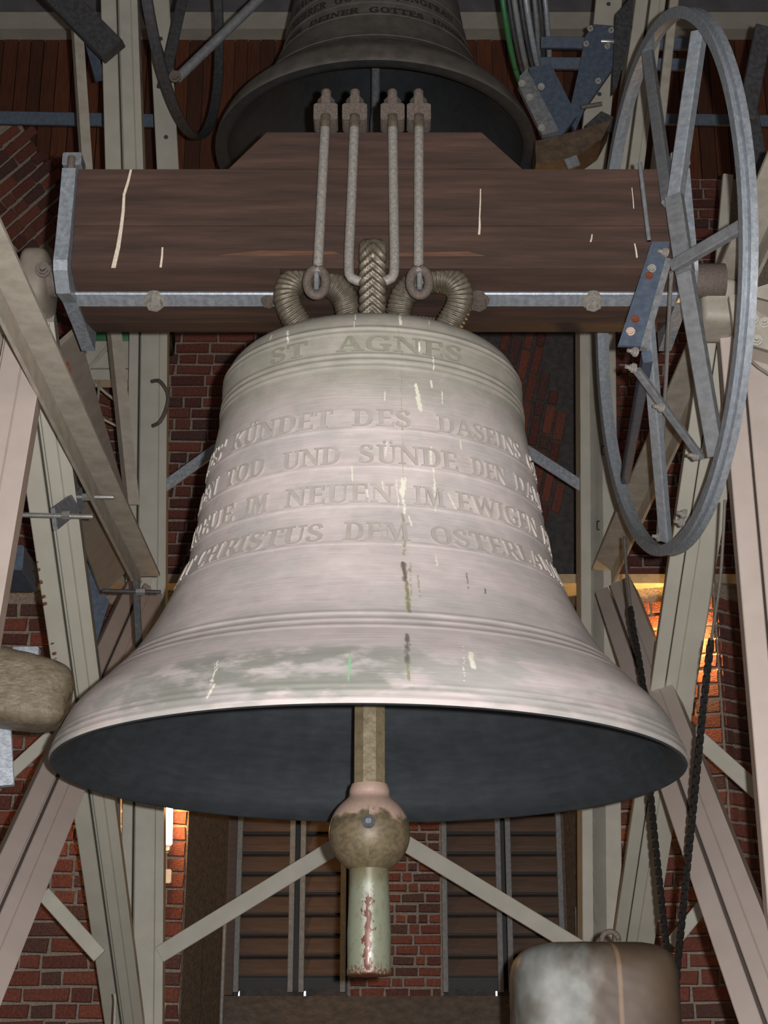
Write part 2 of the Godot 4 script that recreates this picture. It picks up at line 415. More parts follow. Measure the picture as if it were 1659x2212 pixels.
func bell_texture() -> ImageTexture:
	var w := 1536; var h := 1024
	var fields := []
	for k in 4:
		var n := FastNoiseLite.new()
		n.seed = 70 + k
		n.fractal_octaves = 5; n.fractal_gain = 0.6
		n.frequency = [0.006, 0.02, 0.05, 0.012][k]
		var im: Image = n.get_image(w if k != 2 else 24, h) if k != 2 else null
		if k == 2:
			n.fractal_octaves = 2; n.frequency = 0.35
			im = n.get_image(64, h)
			im.resize(w, h, Image.INTERPOLATE_CUBIC)
		im.convert(Image.FORMAT_L8)
		fields.append(im.get_data())
	var f0: PackedByteArray = fields[0]; var f1: PackedByteArray = fields[1]; var f2: PackedByteArray = fields[2]; var f3: PackedByteArray = fields[3]
	var out := PackedByteArray()
	out.resize(w * h * 3)
	var dust := Vector3(206, 196, 194)
	var patina := Vector3(142, 143, 128)
	var grey := Vector3(158, 161, 157)
	var tarnish := Vector3(128, 131, 122)
	for y in h:
		var hh := 1.5 * (1.0 - (y + 0.5) / h)      # v = 0 is the top
		var top := smoothstep(0.98, 1.22, hh)
		var lip := smoothstep(0.2, 0.14, hh) * smoothstep(0.0, 0.05, hh)
		for x in w:
			var i := y * w + x
			var a: float = absf((x + 0.5) / w - 0.5) * TAU     # 0 faces the front
			var b0 := f0[i] / 255.0; var b1 := f1[i] / 255.0; var b2 := f2[i] / 255.0; var b3 := f3[i] / 255.0
			var sa := ((x + 0.5) / w - 0.5) * TAU
			var blotch := smoothstep(0.42, 0.62, b0 * 0.65 + b1 * 0.35)
			var g1 := blotch * (0.28 + 0.3 * smoothstep(0.24, 0.12, hh))
			var hand := lip * smoothstep(0.62, 0.25, absf(sa + 0.28)) * smoothstep(0.34, 0.6, b1 * 0.6 + b3 * 0.4)
			var p := clampf(top * (0.55 + 0.5 * (b1 - 0.3)), 0.0, 1.0)
			var c := dust.lerp(grey, clampf(g1, 0, 1)).lerp(patina, p).lerp(tarnish, hand * 0.75)
			c *= 0.9 + 0.12 * b2 + 0.1 * (b3 - 0.5) + 0.08 * (b1 - 0.5)
			out[i * 3] = clampi(int(c.x), 0, 255); out[i * 3 + 1] = clampi(int(c.y), 0, 255); out[i * 3 + 2] = clampi(int(c.z), 0, 255)
	var im2 := Image.create_from_data(w, h, false, Image.FORMAT_RGB8, out)
	# bird droppings and runs: [from px, from py, to px, to py, width px, colour, density]
	rng.seed = 11
	var lime := g(226, 226, 208); var moss := g(132, 132, 96); var dark := g(104, 98, 88); var verd := g(128, 186, 138)
	for s in [[893, 830, 897, 850, 9, lime, 1.0], [897, 845, 903, 885, 12, lime, 1.0], [926, 822, 929, 836, 6, lime, 1.0], [950, 845, 951, 872, 5, lime, 0.9], [827, 846, 826, 866, 4, lime, 0.7],
		[868, 1034, 866, 1070, 14, lime, 1.0], [866, 1070, 872, 1110, 8, lime, 0.8], [852, 1036, 858, 1096, 5, lime, 0.7], [880, 1115, 886, 1135, 6, lime, 0.8], [927, 965, 928, 1000, 8, lime, 0.6], [932, 1005, 936, 1060, 7, lime, 0.7], [935, 1060, 938, 1105, 6, lime, 0.6], [965, 1065, 982, 1100, 6, lime, 0.6], [757, 1010, 758, 1040, 4, lime, 0.9], [832, 955, 828, 985, 5, lime, 0.6], [990, 950, 992, 970, 5, lime, 0.6], [789, 1055, 792, 1075, 3, lime, 0.6], [822, 1040, 828, 1070, 3, lime, 0.5],
		[616, 716, 618, 742, 7, lime, 1.0], [858, 674, 859, 700, 9, lime, 0.9], [762, 674, 762, 690, 4, lime, 0.9], [760, 695, 760, 708, 3, lime, 0.7], [899, 740, 901, 758, 7, lime, 0.9], [930, 765, 931, 800, 4, lime, 0.8], [920, 676, 922, 700, 5, lime, 0.5], [582, 724, 578, 736, 4, lime, 0.7],
		[853, 700, 863, 770, 5, moss, 0.8], [862, 770, 863, 900, 5, moss, 0.8], [864, 900, 868, 1040, 6, moss, 0.6], [868, 1110, 872, 1200, 10, moss, 0.7], [868, 1215, 876, 1260, 16, dark, 0.7], [876, 1260, 882, 1320, 14, moss, 0.6], [884, 1215, 886, 1290, 8, moss, 0.6], [878, 1370, 880, 1430, 14, dark, 0.55], [880, 1430, 884, 1470, 9, moss, 0.7], [1005, 1235, 1010, 1270, 5, dark, 0.6], [1046, 1270, 1046, 1280, 5, dark, 0.7], [1016, 1408, 1020, 1440, 14, lime, 0.6], [940, 1200, 942, 1222, 5, lime, 0.6], [900, 1240, 906, 1290, 7, moss, 0.5],
		[755, 1412, 753, 1468, 9, verd, 0.9], [470, 1430, 455, 1480, 8, lime, 0.6], [463, 1480, 448, 1510, 7, lime, 0.7], [1000, 1390, 1002, 1470, 5, lime, 0.3]]:
		var n := 60
		for k in n:
			var t := (k + rng.randf()) / n
			var q := bell_hit(lerpf(s[0], s[2], t) + rng.randfn(0, s[4] * 0.12), lerpf(s[1], s[3], t))
			if q.y < 0 or rng.randf() > s[6] * 0.85:
				continue
			var rad: float = s[4] * 0.5 * (0.5 + 0.7 * rng.randf()) / FPX * 4.2
			var pw := maxi(1, int(rad / (bell_r(q.y) * R) / TAU * w * 1.0))
			var ph := maxi(2, int(rad / R / 1.5 * h * 1.6))
			var cx := int((q.x / TAU + 0.5) * w); var cy := int((1.0 - q.y / 1.5) * h)
			for yy in range(-ph / 2, ph / 2 + 1):
				for xx in range(-pw / 2, pw / 2 + 1):
					if pow(xx / (pw * 0.5 + 0.5), 2.0) + pow(yy / (ph * 0.5 + 0.5), 2.0) <= 1.0:
						var X := posmod(cx + xx, w); var Y := clampi(cy + yy, 0, h - 1)
						im2.set_pixel(X, Y, im2.get_pixel(X, Y).lerp(s[5], 0.75 if s[5] == lime or s[5] == verd else 0.4))
	im2.generate_mipmaps()
	return ImageTexture.create_from_image(im2)

func word_mesh(st: SurfaceTool, txt: String, a0: float, a1: float, h0: float, h1: float, proud: float, rr: float, mouth: Vector3) -> void:
	# a word of raised capitals bent round a bell of radius rr
	var f := SystemFont.new()
	f.font_names = PackedStringArray(["Droid Serif"])
	f.font_weight = 700
	var tm := TextMesh.new()
	tm.font = f; tm.text = txt; tm.font_size = 32; tm.pixel_size = 0.01; tm.depth = 0.01; tm.curve_step = 1.0
	var arr := tm.get_mesh_arrays()
	var v: PackedVector3Array = arr[Mesh.ARRAY_VERTEX]
	var ix: PackedInt32Array = arr[Mesh.ARRAY_INDEX]
	if v.is_empty():
		return
	var lo := v[0]; var hi := v[0]
	for p in v:
		lo = lo.min(p); hi = hi.max(p)
	var cap := lo.y + 0.01 * 32 * 0.715 if txt.contains("Ü") or txt.contains("'") else hi.y
	var place := func(p: Vector3) -> Vector3:
		var a := deg_to_rad(lerpf(a0, a1, (p.x - lo.x) / (hi.x - lo.x)))
		var h := lerpf(h0, h1, (p.y - lo.y) / (cap - lo.y))
		var r := bell_r(h) * rr + (proud if p.z > 0 else -0.004)
		return mouth + Vector3(r * sin(a), h * rr, r * cos(a))
	var idx := ix
	if idx.is_empty():
		idx = PackedInt32Array(range(v.size()))
	for k in range(0, idx.size(), 3):
		var a: Vector3 = place.call(v[idx[k]]); var b: Vector3 = place.call(v[idx[k + 1]]); var c: Vector3 = place.call(v[idx[k + 2]])
		var n := (c - a).cross(b - a)
		if n.length() > 1e-12:
			tri(st, a, b, c, n)

func bell_body(mouth: Vector3, rr: float, lip: float, relief: bool, segs: int, n: int) -> Array:   # outside and inside meshes
	var outp := []
	for i in n + 1:
		var h := 1.5 * (1.0 - float(i) / n)
		outp.append(Vector2((bell_relief(h) if relief else bell_r(h)) * rr, h * rr))
	var inp := [Vector2(RK[0] * rr, 0.0), Vector2((RK[0] - lip * 0.5) * rr, -0.004 * rr), Vector2((RK[0] - lip) * rr, 0.0)]
	for i in range(1, 49):
		var h := 1.4 * i / 48.0
		inp.append(Vector2(maxf((bell_r(h) - lerpf(maxf(lip, 0.05), 0.065, minf(h * 4.0, 1.0))), 0.001) * rr, h * rr))
	inp.append(Vector2(0.0005, 1.42 * rr))
	return [lathe(outp, segs, mouth), lathe(inp, segs, mouth)]

func crown_arm(pts: Array, wid: float, thick: float, across: Vector3, style: int) -> ArrayMesh:
	# a cast crown loop: rounded bar swept along a path, ribbed like rope (0) or with chevrons (1)
	var path := curve(pts, 200)
	var rows := []
	var s := 0.0
	for i in path.size():
		if i > 0:
			s += path[i].distance_to(path[i - 1])
		var w: Vector3 = (path[mini(i + 1, path.size() - 1)] - path[maxi(i - 1, 0)]).normalized()
		var u := (across - w * across.dot(w)).normalized()
		var v := u.cross(w)
		var line := PackedVector3Array()
		for j in 32:
			var a := TAU * j / 32
			var e := pow(pow(absf(cos(a)), 3.0) + pow(absf(sin(a)), 3.0), -1.0 / 3.0)
			var cx := cos(a) * e; var cy := sin(a) * e
			var rib := 0.0
			if style == 1:
				rib = sin((s + absf(cx) * wid * 0.42) * TAU / 0.026) * 0.0045
			else:
				rib = (absf(sin((s * 1.0 + a * 0.004) * PI / 0.0125)) - 0.6) * 0.0046
			line.append(path[i] + u * (cx * (wid / 2 + rib)) + v * (cy * (thick / 2 + rib)))
		rows.append(line)
	var st := begin()
	add_grid(st, rows, true)
	return st.commit()

# ------------------------------------------------------------------ bricks
var brick_meshes := []
func make_brick_meshes() -> void:
	rng.seed = 3
	for k in 8:       # unit bricks, edges knocked about: x along, y up, z depth, 1 long, 1 high, 1 deep
		var st := begin()
		var c := []
		for i in 8:
			c.append(Vector3((0.5 if i & 1 else -0.5) + rng.randf_range(-0.025, 0.025), (0.5 if i & 2 else -0.5) + rng.randf_range(-0.07, 0.07), (0.5 if i & 4 else -0.5)))
		var fr := []      # chamfered front
		for i in [4, 5, 7, 6]:
			fr.append(Vector3(c[i].x * 0.965, c[i].y * 0.88, 0.5 + rng.randf_range(0.0, 0.06)))
			c[i].z = 0.3
		quad(st, fr[0], fr[1], fr[2], fr[3], Vector3.BACK)
		var ring := [c[4], c[5], c[7], c[6]]
		var rear := [c[0], c[1], c[3], c[2]]
		for i in 4:
			var m: Vector3 = (ring[i] + ring[(i + 1) % 4]) / 2
			quad(st, ring[i], ring[(i + 1) % 4], fr[(i + 1) % 4], fr[i], Vector3(m.x, m.y, 0.4))
			quad(st, rear[i], rear[(i + 1) % 4], ring[(i + 1) % 4], ring[i], Vector3(m.x, m.y, 0))
		brick_meshes.append(st.commit())
func bricks(wall: Node3D, o: Vector3, u: Vector3, v: Vector3, n: Vector3, w: float, h: float, keep: Callable, bl := 0.235, bh := 0.078, limit := 300, sd := 1) -> void:
	# courses of bricks on the plane through o, along u, up v, facing n; keep(point, pixel) says which: 0 none, 1 hidden or beyond, 2 in view
	rng.seed = sd
	var basis_n := Basis(u, v, n)
	var near := []; var rest := []
	var rows := int(h / bh)
	for r in rows:
		var x := -bl * (0.5 if r % 2 else 0.25) * (0.9 + 0.2 * rng.randf())
		while x < w:
			var header := rng.randf() < 0.28 or (r % 3 == 2 and rng.randf() < 0.35)
			var l := (bl * 0.5 if header else bl) * rng.randf_range(0.94, 1.05)
			if x + l > w - 0.05: l = maxf(w - x, 0.05)
			if x < 0.0:
				l += x
				x = 0.0
				if l < 0.05: l = 0.06
			var mid := o + u * (x + l / 2) + v * ((r + 0.5) * bh)
			var k: int = keep.call(mid, J(mid))
			var at := Transform3D(basis_n * Basis.from_euler(Vector3(0, 0, rng.randf_range(-0.012, 0.012))) * Basis.from_scale(Vector3(l - 0.013, bh - rng.randf_range(0.012, 0.018), 0.05)), mid - n * (0.017 + rng.randf_range(0, 0.006)))
			var kind := rng.randi() % 8; var tone := rng.randi() % 5
			if k == 2:
				near.append([at, kind, tone, J(mid).y])
			elif k == 1:
				rest.append([at, kind, tone])
			x += l
	near.sort_custom(func(p, q): return p[3] > q[3])
	for i in near.size():
		if i >= limit:
			rest.append(near[i])
			continue
		var b := obj("brick", brick_meshes[near[i][1]], M.brick[near[i][2]], wall)
		b.transform = wall.global_transform.affine_inverse() * near[i][0]
	for tone in 5:
		var some := rest.filter(func(e): return e[2] == tone)
		if some.is_empty():
			continue
		var mm := MultiMesh.new()
		mm.transform_format = MultiMesh.TRANSFORM_3D
		mm.mesh = brick_meshes[tone]
		mm.instance_count = some.size()
		for i in some.size():
			mm.set_instance_transform(i, wall.global_transform.affine_inverse() * some[i][0])
		var mi := MultiMeshInstance3D.new()
		mi.multimesh = mm
		mi.material_override = M.brick[tone]
		mi.set_meta("kind", "stuff")
		mi.name = "distant_brickwork" if not wall.has_node("distant_brickwork") else "distant_brickwork_%03d" % tone
		wall.add_child(mi, true)
func in_rects(q: Vector2, rects: Array) -> bool:
	for r in rects:
		if q.x > r[0] and q.x < r[2] and q.y > r[1] and q.y < r[3]:
			return true
	return false
func structure(called: String, mesh: Mesh, m: Material) -> MeshInstance3D:
	var o := obj(called, mesh, m)
	o.set_meta("kind", "structure")
	return o

# ------------------------------------------------------------------ scene
func _ready() -> void:
	rng.seed = 1
	var cam := Camera3D.new()
	cam.name = "camera"
	add_child(cam)
	cam.position = CAM
	cam.rotation = Vector3(PITCH, 0, 0)
	cam.fov = rad_to_deg(2.0 * atan(1106.0 / FPX))
	cam.near = 0.05
	cam.far = 60.0
	cam.current = true
	var we := WorldEnvironment.new()
	we.name = "world_environment"
	var env := Environment.new()
	env.background_mode = Environment.BG_SKY
	var sky := Sky.new()
	var sm := ProceduralSkyMaterial.new()
	sm.sky_top_color = g(150, 180, 220); sm.sky_horizon_color = g(235, 240, 250)
	sm.ground_horizon_color = g(200, 200, 196); sm.ground_bottom_color = g(110, 108, 100)
	sm.sun_angle_max = 0.0
	sky.sky_material = sm
	env.sky = sky
	env.background_energy_multiplier = 1.6
	env.tonemap_mode = Environment.TONE_MAPPER_LINEAR
	env.tonemap_exposure = 1.0
	env.sdfgi_enabled = true; env.ssao_enabled = true; env.ssil_enabled = true
	we.environment = env
	add_child(we)
	# the camera's flash, beside the lens
	var flash := OmniLight3D.new()
	flash.name = "camera_flash"
	add_child(flash)
	flash.position = CAM + Vector3(0.075, 0.03, 0.0)
	flash.light_color = Color(1.0, 0.985, 0.98)
	flash.light_energy = 24.0
	flash.omni_range = 30.0
	flash.omni_attenuation = 2.0
	flash.light_size = 0.015
	flash.shadow_enabled = true

	make_materials()
	make_brick_meshes()
	build_room()
	build_louvres()
	build_main_bell()
	build_clapper()
	build_yoke()
	build_wheel()
	build_trestles()
	build_rear_frame()
	build_upper_bell()
	build_upper_frame()
	build_machinery()
	build_hammers()
	build_lamps()

# ------------------------------------------------------------------ room
func build_room() -> void:
	var ledge_y: float = P(300, 1240, ZW + 0.12).y
	structure("floor", box(Vector3(-4.2, -0.3, -6.0), Vector3(4.2, 0.0, 7.2)), M.floor)
	structure("ceiling", box(Vector3(-4.2, 9.0, -6.0), Vector3(4.2, 9.3, 7.2)), M.concrete)
	structure("wall_front", box(Vector3(-4.2, 0, 6.8), Vector3(4.2, 9.0, 7.2)), M.plaster)
	structure("wall_left", box(Vector3(-4.2, 0, -5.6), Vector3(-3.6, 9.0, 6.8)), M.plaster)
	structure("wall_side_right", box(Vector3(3.6, 0, -5.6), Vector3(4.2, 9.0, 6.8)), M.plaster)
	# lower rear wall, left and right of the louvred window
	var back := Node3D.new()
	back.name = "wall_back"
	add_child(back)
	back.set_meta("kind", "structure")
	var m := 0.012
	part("mortar_bed", box(Vector3(-3.6, 0, ZU - 0.35), Vector3(-0.945, ledge_y - 0.05, ZW - m)), M.mortar, back)
	part("mortar_bed", box(Vector3(1.10, 0, ZU - 0.35), Vector3(3.6, ledge_y - 0.05, ZW - m - 0.25)), M.mortar, back)
	part("reveal", plate([Vector3(-0.945, 0, ZW - 0.01), Vector3(-0.945, ledge_y, ZW - 0.01), Vector3(-0.80, ledge_y, -4.35), Vector3(-0.80, 0, -4.35)], Vector3(0.9, 0, 0.2), 0.03), M.plaster, back)
	part("reveal", plate([Vector3(1.115, 0, ZW - 0.24), Vector3(1.115, ledge_y, ZW - 0.24), Vector3(1.02, ledge_y, -4.35), Vector3(1.02, 0, -4.35)], Vector3(-0.9, 0, 0.2), 0.03), M.plaster, back)
	part("lintel", box(Vector3(-0.945, ledge_y - 0.25, ZU - 0.3), Vector3(1.10, ledge_y - 0.05, ZW - 0.3)), M.dark_plaster, back)
	var vis := [[-20, 1225, 420, 2230]]
	bricks(back, Vector3(-2.45, 0.9, ZW), Vector3.RIGHT, Vector3.UP, Vector3.BACK, 1.5, ledge_y - 0.97, func(p, q):
		return 2 if in_rects(q, vis) else 1, 0.225, 0.078, 290, 5)
	# the corner of the rear wall right of the window: a pier with two faces
	var right := Node3D.new()
	right.name = "wall_right"
	add_child(right)
	right.set_meta("kind", "structure")
	var cx: Vector3 = P(1562, 1550, -3.45)
	var nl := Vector3(-0.32, 0, 0.947).normalized(); var ul := Vector3(0.947, 0, 0.32).normalized()
	var nr := Vector3(0.62, 0, 0.785).normalized(); var ur := Vector3(0.785, 0, -0.62).normalized()
	var c0 := Vector3(cx.x, 0, cx.z)
	part("mortar_bed", plate([c0 - nl * m, c0 - nl * m + Vector3(0, ledge_y, 0), c0 - ul * 0.62 - nl * m + Vector3(0, ledge_y, 0), c0 - ul * 0.62 - nl * m], nl, 0.12), M.mortar, right)
	part("mortar_bed", plate([c0 - nr * m, c0 - nr * m + Vector3(0, ledge_y, 0), c0 + ur * 1.3 - nr * m + Vector3(0, ledge_y, 0), c0 + ur * 1.3 - nr * m], nr, 0.12), M.mortar, right)
	var vr := [[1180, 1230, 1680, 2230]]
	bricks(right, c0 - ul * 0.60 + Vector3(0, 0.9, 0), ul, Vector3.UP, nl, 0.595, ledge_y - 0.97, func(_p, q): return 2 if in_rects(q, vr) else 1, 0.2, 0.078, 150, 7)
	bricks(right, c0 + ur * 0.01 + Vector3(0, 0.9, 0), ur, Vector3.UP, nr, 0.9, ledge_y - 0.97, func(_p, q): return 2 if in_rects(q, vr) else 1, 0.2, 0.078, 140, 8)
	# ledge where the wall gets thinner
	structure("trim_1", box(Vector3(-3.6, ledge_y - 0.05, ZU - 0.3), Vector3(3.6, ledge_y, ZW + 0.12)), M.ledge)
	# upper rear wall
	var upper := Node3D.new()
	upper.name = "wall_back_upper"
	add_child(upper)
	upper.set_meta("kind", "structure")
	var pl_y: float = P(300, 385, ZU).y
	part("mortar_bed", box(Vector3(-3.6, ledge_y, ZU - 0.35), Vector3(3.6, pl_y, ZU - m)), M.mortar, upper)
	var vu := [[225, 690, 530, 1250], [1490, 330, 1600, 600]]
	bricks(upper, Vector3(-2.4, ledge_y, ZU), Vector3.RIGHT, Vector3.UP, Vector3.BACK, 4.6, pl_y - ledge_y, func(p, q):
		if q.x > 1000 and q.x < 1300 and q.y > 690: return 0
		return 2 if in_rects(q, vu) else 1, 0.22, 0.073, 170, 9)
	# plastered niche, shade put into its dark colour, with an arch of bricks on edge, right of the bell
	part("plaster_panel", box(P(1010, 1260, ZU) * Vector3(1, 1, 0) + Vector3(0, 0, ZU - 0.1), P(1330, 640, ZU) * Vector3(1, 1, 0) + Vector3(0, 0, ZU - 0.005)), M.dark_plaster, upper)
	var tilt := 1.36
	var ru := Vector3(cos(tilt), sin(tilt), 0); var rv := Vector3(-sin(tilt), cos(tilt), 0)
	var aq: Vector3 = P(1230, 1100, ZU)
	bricks(upper, aq - ru * 0.3 - rv * 0.1, ru, rv, Vector3.BACK, 1.8, 1.2, func(_p, q):
		var edge := 1215.0 - 0.000225 * pow(maxf(0.0, 1130.0 - q.y), 2.0) + maxf(0.0, q.y - 760.0) * 0.02
		return 2 if q.x > 1085 and q.x < edge and q.y > 700 and q.y < 1120 else 0, 0.2, 0.072, 100, 10)
	# slanting corner wall (squinch) upper left
	var sq := Node3D.new()
	sq.name = "wall_corner_left"
	add_child(sq)
	sq.set_meta("kind", "structure")
	var s0: Vector3 = P(236, 900, ZU + 0.01)
	s0.y = ledge_y
	var su := Vector3(0.74, 0, -0.67).normalized(); var sn := Vector3(0.67, 0, 0.74).normalized()
	var top_y: float = PN(90, 285, s0, sn).y
	var sb := s0 - su * 1.9 - sn * m
	var se := s0 - sn * m
	var hh := top_y - ledge_y
	part("mortar_bed", plate([sb, sb + Vector3(0, hh, 0), se - su * 0.75 + Vector3(0, hh, 0), se - su * 0.45 + Vector3(0, hh - 0.35, 0), se + Vector3(0, hh - 1.2, 0), se], sn, 0.1), M.mortar, sq)
	bricks(sq, s0 - su * 1.9, su, Vector3.UP, sn, 1.9, P(0, 560, -4).y - ledge_y, func(_p, q): return 2 if in_rects(q, [[-20, 560, 245, 1240]]) else 1, 0.22, 0.073, 170, 12)
	var t2 := 0.95
	var au := su * cos(t2) + Vector3.UP * sin(t2); var av := -su * sin(t2) + Vector3.UP * cos(t2)
	var ac: Vector3 = PN(110, 640, s0, sn)
	bricks(sq, ac - au * 0.9 - av * 0.7, au, av, sn, 2.3, 2.6, func(p, q):
		if q.y > 545 or q.x > 150 or (p - s0).dot(su) > -0.1: return 0
		if q.y < 285.0 + maxf(0.0, q.x - 40.0) * 0.65: return 0
		return 2 if q.x > -20 else 0, 0.2, 0.073, 130, 13)
	# timber boarding above the brickwork
	var bw := Node3D.new()
	bw.name = "wall_boarding"
	add_child(bw)
	bw.set_meta("kind", "structure")
	var b0: float = P(300, 400, ZU).y; var b1: float = P(300, 62, ZU).y
	part("backing", box(Vector3(-3.6, b0 - 0.05, ZU - 0.3), Vector3(3.6, 9.0, ZU - 0.05)), M.dark_plaster, bw)
	rng.seed = 21
	var x := -2.7
	while x < 2.7:
		var w := rng.randf_range(0.085, 0.105)
		part("board", box(Vector3(x + 0.003, b0, ZU - 0.06), Vector3(x + w - 0.003, b1 + 0.05, ZU - 0.02 + rng.randf_range(-0.004, 0.004)), 0.006), M.board[rng.randi() % 3], bw)
		x += w
	structure("trim_2", box(Vector3(-3.6, P(300, 62, ZU + 0.1).y, ZU - 0.04), Vector3(3.6, P(300, 26, ZU + 0.1).y, ZU + 0.1), 0.01), M.cream, )
	part("upper_panel", box(Vector3(-3.6, P(300, 25, ZU + 0.05).y, ZU - 0.04), Vector3(3.6, 9.0, ZU + 0.03)), M.concrete, bw)

func build_louvres() -> void:
	var zl := -4.35
	var y_sill: float = P(700, 2142, zl).y; var y_top: float = P(300, 1300, ZW).y
	var y_low: float = P(700, 2108, zl).y
	# black sheet added behind the louvres against sky light; three drain slots stay open
	var w := structure("wall_back_light_seal", box(Vector3(-1.0, y_sill + 0.13, zl - 0.3), Vector3(1.2, y_top + 0.2, zl - 0.2)), M.black)
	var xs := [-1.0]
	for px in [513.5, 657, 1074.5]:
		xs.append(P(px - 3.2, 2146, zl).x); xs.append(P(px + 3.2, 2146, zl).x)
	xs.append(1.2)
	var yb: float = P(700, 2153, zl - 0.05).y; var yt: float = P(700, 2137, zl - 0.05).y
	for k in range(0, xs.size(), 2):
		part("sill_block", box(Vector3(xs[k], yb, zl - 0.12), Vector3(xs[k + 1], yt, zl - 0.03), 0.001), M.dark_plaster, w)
	part("shadow_board", box(Vector3(-1.0, yt, zl - 0.22), Vector3(1.2, yt + 0.30, zl - 0.12), 0.001), M.black, w)  # added black board, keeps sky light out of the gap above the sill
	part("sill", box(Vector3(-1.0, 0.0, zl - 0.3), Vector3(1.2, yb, zl + 0.02)), M.plaster, w)
	# the two louvred lights either side of a brick pier
	var pier := structure("wall_pier", box(Vector3(P(752, 1900, zl).x, y_sill - 0.02, zl - 0.2), Vector3(P(956, 1900, zl).x, y_top, zl - 0.02)), M.mortar)
	var x0: float = P(756, 1900, zl).x; var x1: float = P(952, 1900, zl).x
	bricks(pier, Vector3(x0, y_sill - 0.75, zl + 0.005), Vector3.RIGHT, Vector3.UP, Vector3.BACK, x1 - x0, y_top - y_sill + 0.7, func(p, q):
		return 2 if q.y > 1760 else 1, 0.125, 0.055, 180, 15)
	part("mortar_bed", box(Vector3(x0, 0.0, zl - 0.02), Vector3(x1, y_sill, zl - 0.0)), M.mortar, pier)
	var lights := [["window_1", [[512, 634], [652, 745]], [516, 631, 654, 742]], ["window_2", [[958, 1080], [1096, 1212]], [960, 1077, 1099, 1210]]]
	for L in lights:
		var win := Node3D.new()
		win.name = L[0]
		add_child(win)
		win.set_meta("kind", "structure")
		for col in L[1]:
			var xa: float = P(col[0], 1950, zl).x; var xb: float = P(col[1], 1950, zl).x
			var y := y_low
			var k := 0
			while y < y_top:
				# a board of slightly arched section, hooked over the one below and leaning out at its foot
				var a := Vector3(xa + 0.012, y, zl); var b := Vector3(xb - 0.012, y, zl)
				var sec := PackedVector2Array([Vector2(0, 0.03), Vector2(0.012, 0.035), Vector2(0.03, 0.03), Vector2(0.085, 0.004), Vector2(0.105, -0.04), Vector2(0.098, -0.045), Vector2(0.078, -0.012), Vector2(0.02, 0.014), Vector2(0.0, 0.016)])
				var s := PackedVector2Array()
				for v in sec:
					s.append(Vector2(v.x, v.y))
				var st := begin()
				var f := frame_of(a, b, Vector3.BACK)
				if f.x.y < 0:
					for i in s.size(): s[i].x = -s[i].x
				add_extrude(st, s, a, b, Vector3.BACK)
				part("slat", st.commit(), M.slat, win)
				y += 0.1085
				k += 1
			part("slat_light_seal", box(Vector3(xa, y_low, zl - 0.12), Vector3(xb, y_top, zl - 0.07)), M.black, win)  # black panel added behind the slats to seal out the sky
		var xe: float = P(499 if L[0] == "window_1" else 1225, 1950, zl).x
		part("frame_post", extrude(rect(0.055, 0.06), Vector3(xe, y_sill - 0.02, zl + 0.01), Vector3(xe, y_top, zl + 0.01), Vector3.BACK), M.slat, win)
		for px in L[2]:
			var xm: float = P(px, 1950, zl).x
			part("rail", extrude(rect(0.030, 0.05), Vector3(xm, y_sill - 0.005, zl + 0.03), Vector3(xm, y_top, zl + 0.03), Vector3.BACK), M.rail_galv, win)

